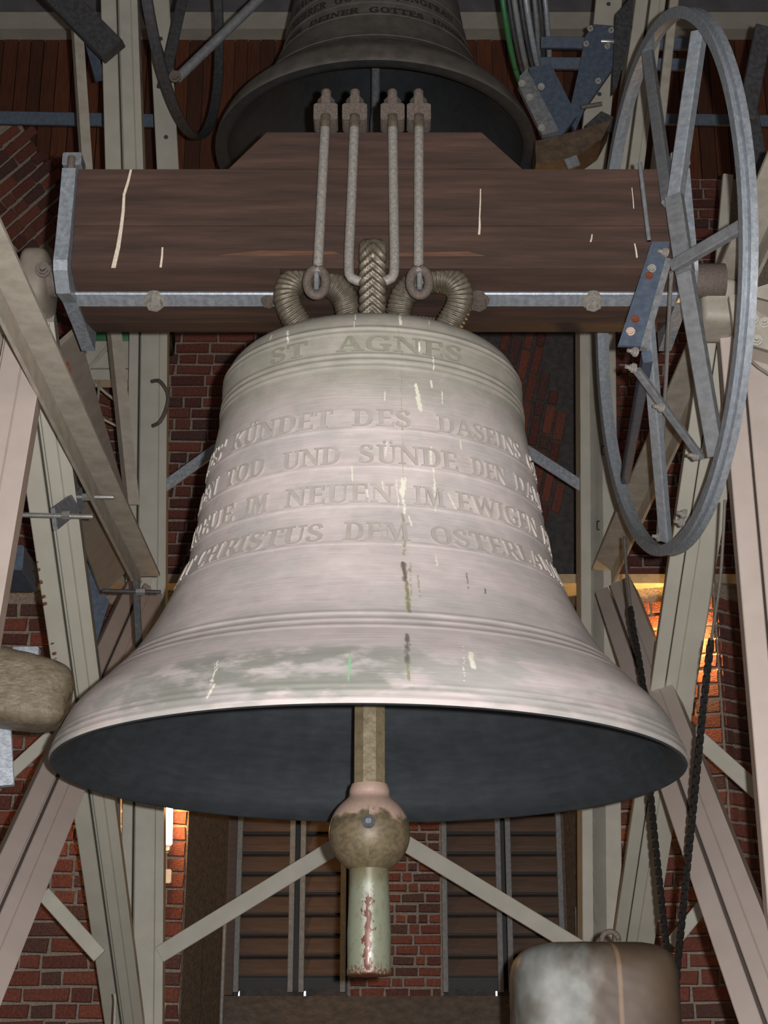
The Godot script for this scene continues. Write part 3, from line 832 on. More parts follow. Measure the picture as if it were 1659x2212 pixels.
# ------------------------------------------------------------------ the large bell
func build_main_bell() -> void:
	var base := Vector3(0, MOUTH, 0)
	var t := thing("church_bell", "large dusty pale bronze bell with bands of raised capital lettering, hung from the timber yoke", "bell", base)
	var bm := bell_body(base, R, 0.012, true, 256, 330)
	var skin := StandardMaterial3D.new()
	skin.albedo_texture = bell_texture()
	skin.roughness = 0.62
	skin.metallic = 0.0
	skin.uv1_offset = Vector3(0.5, 0, 0)
	skin.normal_enabled = true
	var nn := FastNoiseLite.new()
	nn.seed = 8; nn.frequency = 0.25; nn.fractal_octaves = 2
	var ni: Image = nn.get_image(64, 1024)
	ni.resize(512, 1024, Image.INTERPOLATE_CUBIC)
	ni.convert(Image.FORMAT_L8)
	ni.convert(Image.FORMAT_RGBA8)
	ni.bump_map_to_normal_map(1.2)
	skin.normal_texture = ImageTexture.create_from_image(ni)
	skin.normal_scale = 0.08
	part("shell", bm[0], skin, t)
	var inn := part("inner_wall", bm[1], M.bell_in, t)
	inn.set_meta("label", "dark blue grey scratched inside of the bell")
	var lm := mat(g(164, 159, 152), g(188, 181, 176), 0.62, 0.0, 0.02, 60, Vector3(3, 3, 3))  # both letter tones darkened for shadow at the letter edges, and for patina
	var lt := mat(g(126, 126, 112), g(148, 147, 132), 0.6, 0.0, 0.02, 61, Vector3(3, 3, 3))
	var lines := [
		[1.238, 1.29, 0.004, [["ST", -38.5, -23.2], ["AGNES", -12.3, 33.8]]],
		[0.966, 1.026, 0.005, [["ST.AGNES'", -112, -58.5], ["KÜNDET", -53.5, -12.3], ["DES", -5.9, 13], ["DASEINS", 22, 61], ["GA", 67, 84]]],
		[0.836, 0.897, 0.005, [["FRIEDEN", -103, -58.8], ["TOD", -52.7, -35], ["UND", -28, -9.3], ["SÜNDE", -3.4, 28], ["DEN", 33, 48], ["DAM", 53, 76]]],
		[0.702, 0.765, 0.005, [["TREUE", -80, -45], ["IM", -40, -31.5], ["NEUEN", -25.5, 7], ["IM", 13, 22.4], ["EWIGEN", 26.3, 63], ["BUND", 69, 95]]],
		[0.568, 0.632, 0.005, [["MIT", -82, -62], ["CHRISTUS", -58, -12.5], ["DEM", -6.8, 11], ["OSTERLAMM", 17, 75]]]]
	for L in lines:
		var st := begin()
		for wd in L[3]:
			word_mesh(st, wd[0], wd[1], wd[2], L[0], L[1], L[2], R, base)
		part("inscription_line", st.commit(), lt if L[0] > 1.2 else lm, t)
	# the crown: a plate and cast loops
	var top := MOUTH + 1.405 * R
	part("crown_plate", lathe([Vector2(0.0005, 0.075), Vector2(0.10, 0.07), Vector2(0.15, 0.04), Vector2(0.2, 0.0), Vector2(0.26, -0.06)], 48, Vector3(0, top, 0)), M.bronze, t)
	for s in [-1, 1]:
		var sf := float(s)
		var pts := []
		for q in [[152, 712, 0.13], [178, 668, 0.15], [184, 634, 0.16], [166, 607, 0.16], [132, 600, 0.155], [92, 612, 0.14], [62, 640, 0.12], [50, 680, 0.10]]:
			pts.append(P(801 + sf * (q[0] + 3), q[1], q[2]))
		part("crown_loop", crown_arm(pts, 0.088, 0.078, Vector3(0, 0, 1), 0), M.bronze, t)
		var rear := []
		for p in pts:
			rear.append(Vector3(p.x, p.y, -p.z))
		part("crown_loop", crown_arm(rear, 0.075, 0.07, Vector3(0, 0, 1), 0), M.bronze, t)
	var zt: Vector3 = P(797, 520, 0.29)
	part("crown_loop", crown_arm([Vector3(0, top - 0.05, 0.235), Vector3(0, top + 0.04, 0.275), Vector3(0, zt.y - 0.09, 0.30), Vector3(0, zt.y - 0.03, 0.285), Vector3(0, zt.y - 0.015, 0.235), Vector3(0, zt.y - 0.06, 0.19), Vector3(0, top + 0.05, 0.12), Vector3(0, top + 0.0, 0.08)], 0.074, 0.062, Vector3(1, 0, 0), 1), M.bronze, t)
	t.rotation.z = -0.006

func build_clapper() -> void:
	var ball: Vector3 = P(798, 1800, 0)
	var low: Vector3 = P(797, 2108, 0)
	var t := thing("clapper", "iron clapper with round ball and chipped grey green tail inside the large pale bell", "clapper", Vector3(ball.x, low.y, 0))
	var br: float = px_m(88, ball)
	var rod := PackedVector2Array()
	for i in 8:
		rod.append(Vector2.from_angle(PI / 8 + TAU * i / 8) * px_m(36, ball))
	part("rod", extrude(rod, Vector3(ball.x, ball.y + br * 0.8, 0), Vector3(ball.x, MOUTH + 1.42 * R, 0), Vector3.BACK), M.iron, t)
	# ball with a neck that flares into the rod
	var prof := []
	var tr := px_m(43, ball)
	for i in 41:
		var a := -PI / 2 + PI * i / 40.0
		var r := cos(a) * br
		var y := sin(a) * br
		if y > 0: r = maxf(r, px_m(36, ball) + maxf(0, (1.25 * br - y)) * 0.0)
		prof.append(Vector2(maxf(r, tr * 0.9), y))
	var p2 := []
	for i in range(0, 31):
		var y := lerpf(-br * 0.93, br * 1.2, i / 30.0)
		var sphere := sqrt(maxf(0.0, br * br - y * y))
		var neck := px_m(35, ball) + 0.012 * exp(-pow((y - br) / (br * 0.22), 2.0))
		var k := 0.007
		var rr := (sphere if y < br * 0.5 else maxf(sphere, neck))
		if y >= br * 0.5:
			rr = log(exp(sphere / k) + exp(neck / k)) * k
		p2.append(Vector2(minf(rr, br), y))
	p2.reverse()
	var c := Vector3(ball.x, ball.y, 0)
	var dust := g(186, 160, 146); var iron := g(118, 106, 82); var dark := g(78, 70, 56)
	var bm := painted(512, 256, 90, 0.02, func(u: float, v: float, n1: float, n2: float) -> Color:
		var e := smoothstep(0.40, 0.50, v + (n1 - 0.5) * 0.25 + 0.05 * cos(u * TAU))
		var under := iron.lerp(dark, clampf((n1 - 0.3) * 1.2 + (n2 - 0.5), 0.0, 1.0))
		return dust.lerp(under, e).lerp(dark, 0.15 * n2), 0.5)
	part("ball", lathe(p2, 64, c), bm, t)
	var len := ball.y - low.y - br * 0.85
	var key := [Vector2(tr * 0.97, len), Vector2(tr * 0.99, len * 0.8), Vector2(tr * 1.08, len * 0.4), Vector2(px_m(47, low), 0.02), Vector2(px_m(49, low), 0.012), Vector2(px_m(48, low), 0.001)]
	var tail := []
	for i in 41:
		var y := len * (1.0 - i / 40.0)
		var k := 0
		while k < key.size() - 2 and y < key[k + 1].y: k += 1
		tail.append(Vector2(lerpf(key[k].x, key[k + 1].x, clampf((key[k].y - y) / (key[k].y - key[k + 1].y), 0, 1)), y))
	tail.append(Vector2(0.001, -0.004))
	var paint := g(132, 138, 120); var pale := g(164, 168, 158); var rust := g(96, 52, 38); var olive := g(104, 98, 74)
	var tm := painted(512, 256, 94, 0.03, func(u: float, v: float, n1: float, n2: float) -> Color:
		var d: float = absf(fposmod(u + 0.5 + 0.012, 1.0) - 0.5)
		var col := paint.lerp(olive, smoothstep(0.25, 0.0, v) * 0.8 + 0.25 * smoothstep(0.55, 0.75, n1))
		col = col.lerp(pale, smoothstep(0.055, 0.02, d + (n2 - 0.5) * 0.06) * smoothstep(0.08, 0.2, v))  # pale streak on the front: flash highlight put into the colour
		col = col.lerp(rust, smoothstep(0.03, 0.012, d + (n1 - 0.5) * 0.12 + (n2 - 0.5) * 0.05) * smoothstep(0.22, 0.3, v))
		return col.lerp(rust, 0.8 * smoothstep(0.9, 0.97, v + (n2 - 0.5) * 0.2)), 0.38)
	part("tail", lathe(tail, 64, Vector3(ball.x, low.y, 0)), tm, t)
	var hole := begin()
	var d := Vector3(0, 0.12, 0.99)
	var q: Vector3 = c + Vector3(-0.002, br * 0.14, br * 0.985)
	add_extrude(hole, ngon(20, px_m(15, ball)), q - d * 0.02, q + d * 0.004, Vector3.UP)
	var plug := part("plug", hole.commit(), M.dark_steel, t)
	plug.set_meta("label", "small dark round plug in the ball")
	part("plug_pin", extrude(rect(px_m(12, ball), px_m(11, ball)), q, q + d * 0.007, Vector3.UP), M.galv_dull, t)

# ------------------------------------------------------------------ the yoke
func build_yoke() -> void:
	var zf := 0.22
	var yb: float = P(797, 580, zf).y; var yt: float = P(797, 365, zf).y
	var ylow: float = P(797, 697, -0.06).y
	var xl: float = P(160, 500, zf).x; var xr: float = P(1464, 500, zf).x
	var t := thing("yoke", "dark brown laminated timber yoke beam with four iron hanger rods above the pale bell", "yoke", Vector3(0, ylow, 0))
	var nl: float = P(604, 580, zf).x; var nr: float = P(1000, 580, zf).x
	# stacked boards of the beam
	var ys := [yb]
	for py in [543, 488, 428]:
		ys.append(P(797, py, zf).y)
	ys.append(yt)
	for k in 4:
		var o: float = [0.0, -0.002, 0.0015, -0.001][k]
		part("lamella", box(Vector3(xl, ys[k] + 0.0004, -zf), Vector3(xr, ys[k + 1] - 0.0004, zf + o), 0.003), M.wood, t)
	# lower part with its slanting faces, left out over the crown
	var sec := PackedVector2Array([Vector2(-zf, yb), Vector2(-0.06, ylow), Vector2(0.06, ylow), Vector2(zf, yb)])
	for seg in [[xl, nl], [nr, xr]]:
		var st := begin()
		var s := PackedVector2Array()
		for v in sec: s.append(Vector2(v.x, v.y))
		var n := s.size()
		for i in n:
			var p := s[i]; var q := s[(i + 1) % n]
			var m := (p + q) / 2 - Vector2(0, (yb + ylow) / 2)
			quad(st, Vector3(seg[0], p.y, p.x), Vector3(seg[0], q.y, q.x), Vector3(seg[1], q.y, q.x), Vector3(seg[1], p.y, p.x), Vector3(0, m.y, m.x))
		for e in 2:
			quad(st, Vector3(seg[e], s[0].y, s[0].x), Vector3(seg[e], s[1].y, s[1].x), Vector3(seg[e], s[2].y, s[2].x), Vector3(seg[e], s[3].y, s[3].x), Vector3(-1 if e == 0 else 1, 0, 0))
		part("lower_beam", st.commit(), M.wood, t)
	# raised block on top
	var ytop: float = P(797, 286, zf).y
	var tb := begin()
	var poly := [P(494, 365, zf), P(576, 286, zf), P(1040, 286, zf), P(1128, 365, zf)]
	var back := []
	for p in poly: back.append(Vector3(p.x, p.y, -zf))
	poly[0].y = yt; poly[3].y = yt; back[0].y = yt; back[3].y = yt
	quad(tb, poly[0], poly[1], poly[2], poly[3], Vector3.BACK)
	quad(tb, back[0], back[1], back[2], back[3], Vector3.FORWARD)
	for i in 3:
		var nm: Vector3 = [Vector3(-1, 1, 0), Vector3.UP, Vector3(1, 1, 0)][i]
		quad(tb, poly[i], poly[i + 1], back[i + 1], back[i], nm)
	part("top_block", tb.commit(), M.wood, t)
	# pale bare edge where the wood is worn over the crown
	part("worn_edge", plate([P(470, 551, zf + 0.003), P(560, 541, zf + 0.003), P(720, 543, zf + 0.003), P(735, 549, zf + 0.003), P(600, 553, zf + 0.003)], Vector3.BACK, 0.004), M.wood_light, t)
	part("worn_edge", plate([P(850, 546, zf + 0.003), P(1010, 543, zf + 0.003), P(1050, 553, zf + 0.003), P(860, 554, zf + 0.003)], Vector3.BACK, 0.004), M.wood_light, t)
	# white runs on the front
	for s in [[283, 366, 268, 420, 5], [268, 420, 262, 490, 6], [262, 490, 245, 578, 8], [351, 534, 347, 577, 4], [1038, 408, 1036, 470, 2.5], [1036, 470, 1035, 506, 4], [1279, 506, 1276, 522, 3], [1371, 526, 1376, 556, 3], [1365, 405, 1369, 450, 1.6]]:
		var z := zf + 0.0035
		part("lime_run", plate([P(s[0] - s[4] * 0.45, s[1], z), P(s[0] + s[4] * 0.45, s[1], z), P((s[0] + s[2]) / 2.0 + s[4] * 0.75, (s[1] + s[3]) / 2.0, z), P(s[2] + s[4] * 0.6, s[3], z), P(s[2] - s[4] * 0.6, s[3], z), P((s[0] + s[2]) / 2.0 - s[4] * 0.35, (s[1] + s[3]) / 2.0, z)], Vector3.BACK, 0.003), M.lime, t)
	# flat galvanised straps on the slanting faces, with bolts
	var n2 := Vector3(0, -(zf - 0.06), yb - ylow).normalized()
	var down := Vector3(0, ylow - yb, 0.06 - zf)
	var mid := Vector3(0, yb, zf) + down * 0.78
	var sw: float = down.length() * 0.36
	for seg in [[xl - 0.005, nl - 0.02], [nr + 0.02, xr + 0.01]]:
		var sp := part("strap", extrude(rect(sw, 0.012), Vector3(seg[0], mid.y, mid.z) + n2 * 0.006, Vector3(seg[1], mid.y, mid.z) + n2 * 0.006, n2), M.galv, t)
		for px in [335, 580, 1033, 1280]:
			var b := PN(px, 643, mid, n2)
			if b.x > seg[0] - 0.03 and b.x < seg[1] + 0.06:
				sub("bolt", bolt(b + n2 * 0.012, n2, 0.026 if px != 580 else 0.018), M.rod if px in [335, 1280] else M.rod_rusty, sp)
	# end plates: forged bars that follow the beam's section
	for s in 2:
		var x0: float = xl - 0.045 if s == 0 else xr + 0.004
		var x1: float = xl - 0.002 if s == 0 else xr + 0.045
		var o := 0.045
		var path := [Vector2(zf + 0.03, yt - 0.015), Vector2(zf + 0.032, yt - 0.1), Vector2(zf + 0.045, yb + 0.06), Vector2(zf + 0.055, yb), Vector2(zf + 0.045, yb - 0.03), Vector2(zf - 0.02, yb - 0.075), Vector2(0.1, ylow - 0.01), Vector2(-0.1, ylow - 0.01), Vector2(-zf - 0.02, yb - 0.06), Vector2(-zf - 0.03, yt - 0.015)]
		var st := begin()
		for side in [x0, x1]:
			var pl := PackedVector2Array(path)
			var idx := Geometry2D.triangulate_polygon(pl)
			for k in range(0, idx.size(), 3):
				tri(st, Vector3(side, pl[idx[k]].y, pl[idx[k]].x), Vector3(side, pl[idx[k + 1]].y, pl[idx[k + 1]].x), Vector3(side, pl[idx[k + 2]].y, pl[idx[k + 2]].x), Vector3(-1 if side == x0 else 1, 0, 0))
		for i in path.size():
			var p: Vector2 = path[i]; var q: Vector2 = path[(i + 1) % path.size()]
			var m := (p + q) / 2 - Vector2(0, (yt + ylow) / 2)
			quad(st, Vector3(x0, p.y, p.x), Vector3(x0, q.y, q.x), Vector3(x1, q.y, q.x), Vector3(x1, p.y, p.x), Vector3(0, m.y, m.x))
		var ep := part("end_plate", st.commit(), M.galv, t)
		var pin: Vector3 = Vector3((x0 + x1) / 2, yt + 0.0, zf - 0.02)
		sub("bracket", box(pin + Vector3(-0.03, 0.015, -0.05), pin + Vector3(0.03, 0.06, 0.02)), M.galv_dull, ep)
		sub("pin", tube([pin + Vector3(0, -0.03, 0.025), pin + Vector3(0, 0.04, 0.025)], 0.012), M.rod_rusty, ep)
		# trunnion that turns in the bearing
		var yc := (yt + yb) / 2 - 0.1
		sub("trunnion", tube([Vector3(x0 + 0.01, yc, 0), Vector3(XL - 0.06 if s == 0 else XR + 0.06, yc, 0)], 0.055, 20), M.rod_rusty, ep)
	# the four hanger rods
	var tops := [[703, 250], [766, 246], [848, 250], [905, 250]]
	var feet := [[686, 590], [753, 585], [852, 585], [904, 590]]
	for k in 4:
		var z0 := zf + 0.045
		var a: Vector3 = P(tops[k][0], 262, zf + 0.03); var b: Vector3 = P(feet[k][0], feet[k][1], z0 + 0.03)
		var rr := px_m(10.5, a)
		var path := [a, a.lerp(b, 0.33), a.lerp(b, 0.66), b]
		if k == 1 or k == 2:
			var s := 1.0 if k == 1 else -1.0
			path = curve([a, a.lerp(b, 0.5), b.lerp(a, 0.05), b + Vector3(0.006 * s, -0.02, 0.0), b + Vector3(0.035 * s, -0.035, 0.0), b + Vector3(0.07 * s, -0.03, -0.01)], 40)
		var rod := part("hanger_rod", tube(path, rr, 16), M.rod if k != 3 else M.rod, t)
		# thread end, nut and square washer plate
		var up := (a - b).normalized()
		sub("thread", tube([a - up * 0.03, a + up * 0.02], rr * 1.08, 14), M.bronze, rod)
		var top := a + Vector3(0, 0.03, -0.01)
		var wp: float = px_m(52 if k != 1 else 54, a)
		sub("washer_plate", box(top + Vector3(-wp / 2, -0.025, -0.06), top + Vector3(wp / 2, 0.035, 0.012), 0.006), M.rod_rusty, rod)
		sub("nut", extrude(ngon(6, wp * 0.36), top + Vector3(0, 0.035, -0.02), top + Vector3(0, 0.068, -0.02), Vector3.BACK), M.rod_rusty, rod)
		sub("rod_end", tube([top + Vector3(0, 0.06, -0.02), top + Vector3(0, 0.098, -0.02), top + Vector3(0, 0.106, -0.02)], rr, 14, [rr, rr * 1.05, rr * 0.7]), M.rod_rusty, rod)
		if k == 0 or k == 3:
			var ring := []
			var c := b + Vector3(-0.003 if k == 0 else 0.003, -0.03, 0.0)
			for i in 37:
				var ang := TAU * i / 36.0
				ring.append(c + Vector3(0.028 * sin(ang), 0.044 * cos(ang), 0.0))
			sub("eye", tube(ring, 0.0145, 12), M.rod_rusty, rod)
			sub("pin", extrude(rect(0.016, 0.03), c + Vector3(0, 0.034, -0.01), c + Vector3(0, -0.026, -0.01), Vector3.BACK), M.galv_dull, rod)

# ------------------------------------------------------------------ the wheel
func build_wheel() -> void:
	var c := Vector3(0.979, 4.128, -0.228)
	var r := 0.893
	var eu := Vector3(-0.032, 1, 0).normalized()
	var ez := Vector3(0.094, 0, 1).normalized()
	var ax := eu.cross(ez).normalized()
	var t := thing("bell_wheel", "tall galvanised bell wheel with bolted spokes at the right end of the timber yoke", "wheel", c)
	# grooved rim: section (x along the axle, y outwards)
	var w := 0.046
	var sec := [Vector2(-w / 2, 0.0), Vector2(-w / 2, 0.008), Vector2(-w / 2 + 0.006, 0.008), Vector2(-w / 2 + 0.008, -0.010), Vector2(-0.002, -0.012), Vector2(0.002, 0.004), Vector2(w / 2, 0.006), Vector2(w / 2, -0.02), Vector2(0.004, -0.026), Vector2(-w / 2, -0.03)]
	var rows := []
	var st := begin()
	var segs := 120
	for i in sec.size():
		var line := []
		for j in segs:
			var a := TAU * j / segs
			line.append(c + ax * sec[i].x + (eu * sin(a) + ez * cos(a)) * (r + sec[i].y))
		rows.append(line)
	for i in sec.size():
		var k := (i + 1) % sec.size()
		var e: Vector2 = sec[k] - sec[i]
		for j in segs:
			var l := (j + 1) % segs
			var rad: Vector3 = (rows[i][j] - c).normalized()
			quad(st, rows[i][j], rows[i][l], rows[k][l], rows[k][j], ax * (-e.y) + rad * e.x)
	part("rim", st.commit(), M.galv, t)
	var W := func(px: float, py: float, off := 0.0) -> Vector3: return PN(px, py, c + ax * off, ax)
	var H := func(px: float, py: float, off := 0.0) -> Vector3: return P(px, py, 0.30 + off)      # the hub, in front of the yoke's end
	var bars := [   # name, ends, width px, thickness, material
		["spoke", W.call(1398, 106), H.call(1444, 436), 26, 0.03, M.galv_dull], ["spoke", W.call(1510, 72), H.call(1458, 434, 0.01), 30, 0.04, M.galv],
		["spoke", H.call(1456, 425, 0.015), H.call(1480, 590, 0.015), 40, 0.03, M.galv_dull], ["spoke", H.call(1478, 580, 0.01), W.call(1548, 985), 36, 0.035, M.galv_dull],
		["spoke", H.call(1456, 574, 0.02), W.call(1600, 490), 27, 0.03, M.galv_dull], ["spoke", H.call(1398, 690, -0.04), W.call(1438, 1165), 26, 0.03, M.galv],
		["spoke", H.call(1398, 770, -0.05), W.call(1350, 1035), 24, 0.03, M.blue_steel], ["tie_rod", H.call(1450, 588, 0.03), W.call(1421, 1168), 8, 0.012, M.chrome],
		["brace", H.call(1376, 800), W.call(1514, 988), 17, 0.02, M.galv_dull]]
	for b in bars:
		var p: Vector3 = b[1]; var q: Vector3 = b[2]
		part(b[0], extrude(rect(px_m(b[3], (p + q) / 2), b[4], 0.004), p, q, Vector3(-0.6, -0.1, 0.8)), b[5], t)
	# bracket plate that carries the wheel, bolted to the yoke's end
	var n := Vector3(-0.15, -0.1, 1).normalized()
	var bp := part("bracket_plate", plate([H.call(1408, 522), H.call(1446, 522), H.call(1440, 560), H.call(1384, 748), H.call(1335, 746)], n, 0.012), M.blue_steel, t)
	part("bracket_flange", plate([H.call(1438, 556, 0.012), H.call(1452, 560, 0.012), H.call(1398, 752, 0.012), H.call(1384, 748, 0.012)], n, 0.03), M.galv_dull, t)
	for q in [[1408, 580, M.rod], [1402, 596, M.rust], [1372, 690, M.rust], [1362, 716, M.dusty_iron]]:
		sub("bolt", bolt(H.call(q[0], q[1]), n, 0.010), q[2], bp)
	part("bracket_rod", tube([H.call(1382, 352), H.call(1402, 520)], px_m(5, H.call(1390, 430)), 10), M.galv_dull, t)
	for q in [[1437, 545, 1, 0.02], [1372, 760, 1, 0.0], [1368, 795, 1, 0.01], [1428, 880, 1, -0.1], [1502, 985, 0, 0.0], [1478, 1110, 0, 0.0], [1472, 1128, 0, 0.0], [1424, 1160, 0, 0.0]]:
		var at: Vector3 = H.call(q[0], q[1], q[3]) if q[2] == 1 else W.call(q[0], q[1], -0.02)
		part("bolt", bolt(at, Vector3(-0.9, 0, 0.4), 0.011, 0.012), M.rod, t)
	part("hub_plate", plate([P(1484, 378, 0.1), P(1500, 500, 0.1), P(1502, 590, 0.1), P(1494, 640, 0.1), P(1462, 640, 0.1), P(1462, 400, 0.1)], Vector3(-0.2, 0, 1), 0.03), M.galv, t)

	# the rope and chain that drive it
	var ch := thing("drive_chain", "black chain loop on wire ropes hanging from the bell wheel, right of the pale bell", "chain", P(1450, 2150, -0.5))
	var strands := [[[1349, 1160, -1.02], [1352, 1215, -1.02], [1366, 1345, -0.98], [1389, 1480, -0.92], [1406, 1720, -0.8], [1424, 1900, -0.7], [1440, 2050, -0.62], [1452, 2170, -0.55]],
		[[1566, 1080, 0.44], [1556, 1250, 0.34], [1534, 1400, 0.2], [1516, 1560, 0.04], [1496, 1760, -0.16], [1474, 1980, -0.38], [1462, 2110, -0.48], [1458, 2240, -0.5]]]
	var splits := [0.16, 0.24]
	for k in 2:
		var pts := []
		for s in strands[k]:
			pts.append(P(s[0], s[1], s[2]))
		var path := curve(pts, 150)
		var cut := int(150 * splits[k])
		part("wire_rope", tube(path.slice(0, cut + 1), px_m(3.6, path[10]), 8), M.cable, ch)
		var stc := begin()
		var i := cut
		var s := 0.0
		var total := 0.0
		for q in range(cut, 150): total += path[q].distance_to(path[q + 1])
		var cr := Curve3D.new()
		for q in range(cut, 151): cr.add_point(path[q])
		var L := cr.get_baked_length()
		var pitch := 0.0165
		var nlk := int(L / pitch)
		for e in nlk:
			var a := cr.sample_baked(e * pitch); var b := cr.sample_baked(minf((e + 1.25) * pitch, L))
			var face := Vector3(0.3, 0, 1) if e % 2 else Vector3(1, 0, -0.3)
			add_extrude(stc, rect(0.0235, 0.013, 0.004), a, b, face)
		var links := part("chain_links", stc.commit(), M.black, ch)
		links.set_meta("kind", "stuff")

# ------------------------------------------------------------------ frames
func member(called: String, t: Node3D, a: Vector3, b: Vector3, sec: PackedVector2Array, face: Vector3, m: Material) -> MeshInstance3D:
	return part(called, extrude(sec, a, b, face), m, t)
func flecks(p: Node3D, a: Vector3, b: Vector3, off: Vector3, n: int, sd: int) -> void:   # chipped paint along an edge
	rng.seed = sd
	var st := begin()
	for k in n:
		var q := a.lerp(b, rng.randf()) + off
		var d := (b - a).normalized()
		add_extrude(st, ngon(6, rng.randf_range(0.002, 0.006), rng.randf()), q - Vector3(0, 0, 0.004), q + Vector3(0.0003, 0, 0.0012), d)
	sub("rust_chips", st.commit(), M.rust, p).set_meta("kind", "stuff")
func build_trestles() -> void:
	# left: brace down to the rear post, brace from there down to the front, rear leg and front leg from the bearing
	var t := thing("steel_trestle", "cream painted steel trestle with crossing legs and braces, left of the large bell", "bell frame", Vector3(XL, 0, -1.4))
	var fl := Vector3(0.25, -0.25, 1)
	var xb := XL + 0.13
	var m1 := member("upper_brace", t, PX(-84, 385, xb), PX(322, 1245, xb + 0.02), hanging_angle(0.09, 0.07, 0.012, 1.0), Vector3(0, -0.94, 0.35), M.cream_old)
	flecks(m1, PX(143, 775, xb + 0.03), PX(164, 850, xb + 0.03), Vector3(0.0, 0.0, 0.0), 16, 31)
	for q in [[42, 602], [120, 770]]:
		sub("bolt", bolt(PX(q[0], q[1], xb), Vector3(0, -0.94, 0.35), 0.014), M.cream, m1)
	member("brace_plate", t, PX(108, 760, XL - 0.05), PX(262, 1240, XL - 0.05), rect(0.26, 0.02), Vector3(0.3, -0.1, 1), M.primer)
	var m2 := member("lower_brace", t, PX(318, 1262, XL - 0.01), PX(-60, 2140, XL), twin_channel(0.175, 0.10, 0.34, 0.014, 0.66), Vector3(0.2, -0.35, 1), M.cream_pink)
	var m3 := member("rear_leg", t, PX(60, 700, XL - 0.03), PX(292, 2390, XL - 0.03), twin_channel(0.165, 0.12, 0.40, 0.016, 0.76), Vector3(0.1, -0.15, 1), M.cream)
	flecks(m3, PX(90, 1180, XL), PX(150, 1500, XL), Vector3(-0.015, 0, 0.06), 14, 32)
	member("front_leg", t, PX(62, 690, XL + 0.03), PX(-190, 2100, XL + 0.03), twin_channel(0.125, 0.11, 0.02, 0.001, 0.52), Vector3(0.12, -0.1, 1), M.cream_pink)
	part("collar", plate([PX(66, 682, XL + 0.08), PX(99, 676, XL + 0.08), PX(86, 752, XL + 0.08), PX(60, 705, XL + 0.08)], Vector3(0.3, -0.2, 1), 0.05), M.cream, t)
	# bearing seat with its gusset plates
	part("gusset_plate", plate([P(-80, 560, 0.02), P(20, 575, 0.02), P(68, 728, 0.02), P(-80, 775, 0.02)], Vector3(0.15, -0.1, 1), 0.02), M.cream_old, t)
	part("gusset_rib", plate([P(-60, 690, 0.06), P(66, 727, 0.06), P(66, 734, 0.06), P(-60, 790, 0.06)], Vector3(0.1, -0.4, 1), 0.03), M.primer, t)
	part("gusset_rib", plate([P(-40, 640, 0.07), P(24, 643, 0.07), P(0, 656, 0.07), P(-40, 664, 0.07)], Vector3(0.1, -0.4, 1), 0.03), M.cream, t)
	for q in [[8, 716], [24, 612]]:
		part("gusset_bolt", bolt(P(q[0], q[1], 0.05), Vector3(0.2, -0.1, 1), 0.018), M.cream, t)
	part("bearing_housing", rounded_block(Vector3(0.10, 0.20, 0.24), P(82, 618, -0.04), Basis(), 4.0), M.primer, t)
	var bb := begin()
	add_bolt(bb, P(92, 582, 0.09), Vector3(0.2, -0.3, 1), 0.018, 0.02)
	part("bearing_bolt", bb.commit(), M.rod_rusty, t)
	# right, its mirror image with its own wear
	var r := thing("steel_trestle", "cream painted steel trestle with bolted gusset, behind and right of the bell wheel", "bell frame", Vector3(XR, 0, -1.4))
	member("upper_brace", r, PX(1700, 330, 1.2), P(1302, 1232, -2.75), hanging_angle(0.105, 0.07, 0.012, -1.0), Vector3(0, -0.94, 0.35), M.cream_old)
	var m5 := member("lower_brace", r, PX(1322, 1262, XR), PX(1700, 2300, XR), twin_channel(0.17, 0.10, 0.36, 0.012, 0.7), Vector3(-0.2, -0.35, 1), M.cream_pink)
	var m6 := member("rear_leg", r, PX(1578, 690, 1.2), PX(1352, 2150, XR + 0.03), twin_channel(0.17, 0.12, 0.30, 0.004, 0.58), Vector3(-0.1, -0.15, 1), M.cream)
	var m7 := member("front_leg", r, PX(1616, 690, 1.23), PX(1765, 2330, 1.23), twin_channel(0.19, 0.11, 0.34, 0.008, 0.8), Vector3(-0.12, -0.1, 1), M.cream_pink)
	flecks(m7, PX(1612, 1200, 1.22), PX(1668, 1800, 1.22), Vector3(0.0, 0, 0.012), 30, 34)
	part("gusset_plate", plate([P(1575, 640, 0.10), P(1700, 600, 0.10), P(1700, 830, 0.10), P(1640, 790, 0.10), P(1590, 745, 0.10)], Vector3(-0.15, -0.1, 1), 0.02), M.cream_old, r)
	part("gusset_rib", plate([P(1612, 640, 0.13), P(1700, 660, 0.13), P(1700, 705, 0.10), P(1612, 655, 0.10)], Vector3(-0.1, -0.4, 1), 0.02), M.primer, r)
	part("gusset_rib", plate([P(1600, 745, 0.13), P(1700, 775, 0.13), P(1700, 800, 0.10), P(1606, 772, 0.10)], Vector3(-0.1, -0.4, 1), 0.02), M.primer, r)
	for q in [[1627, 690], [1652, 697], [1635, 735], [1645, 474], [1630, 480]]:
		part("gusset_bolt", bolt(P(q[0], q[1], 0.105), Vector3(-0.25, -0.1, 1), 0.013, 0.01), M.cream, r)
	part("bearing_housing", rounded_block(Vector3(0.12, 0.15, 0.2), P(1545, 672, -0.1), Basis(), 9.0), M.cream_old, r)

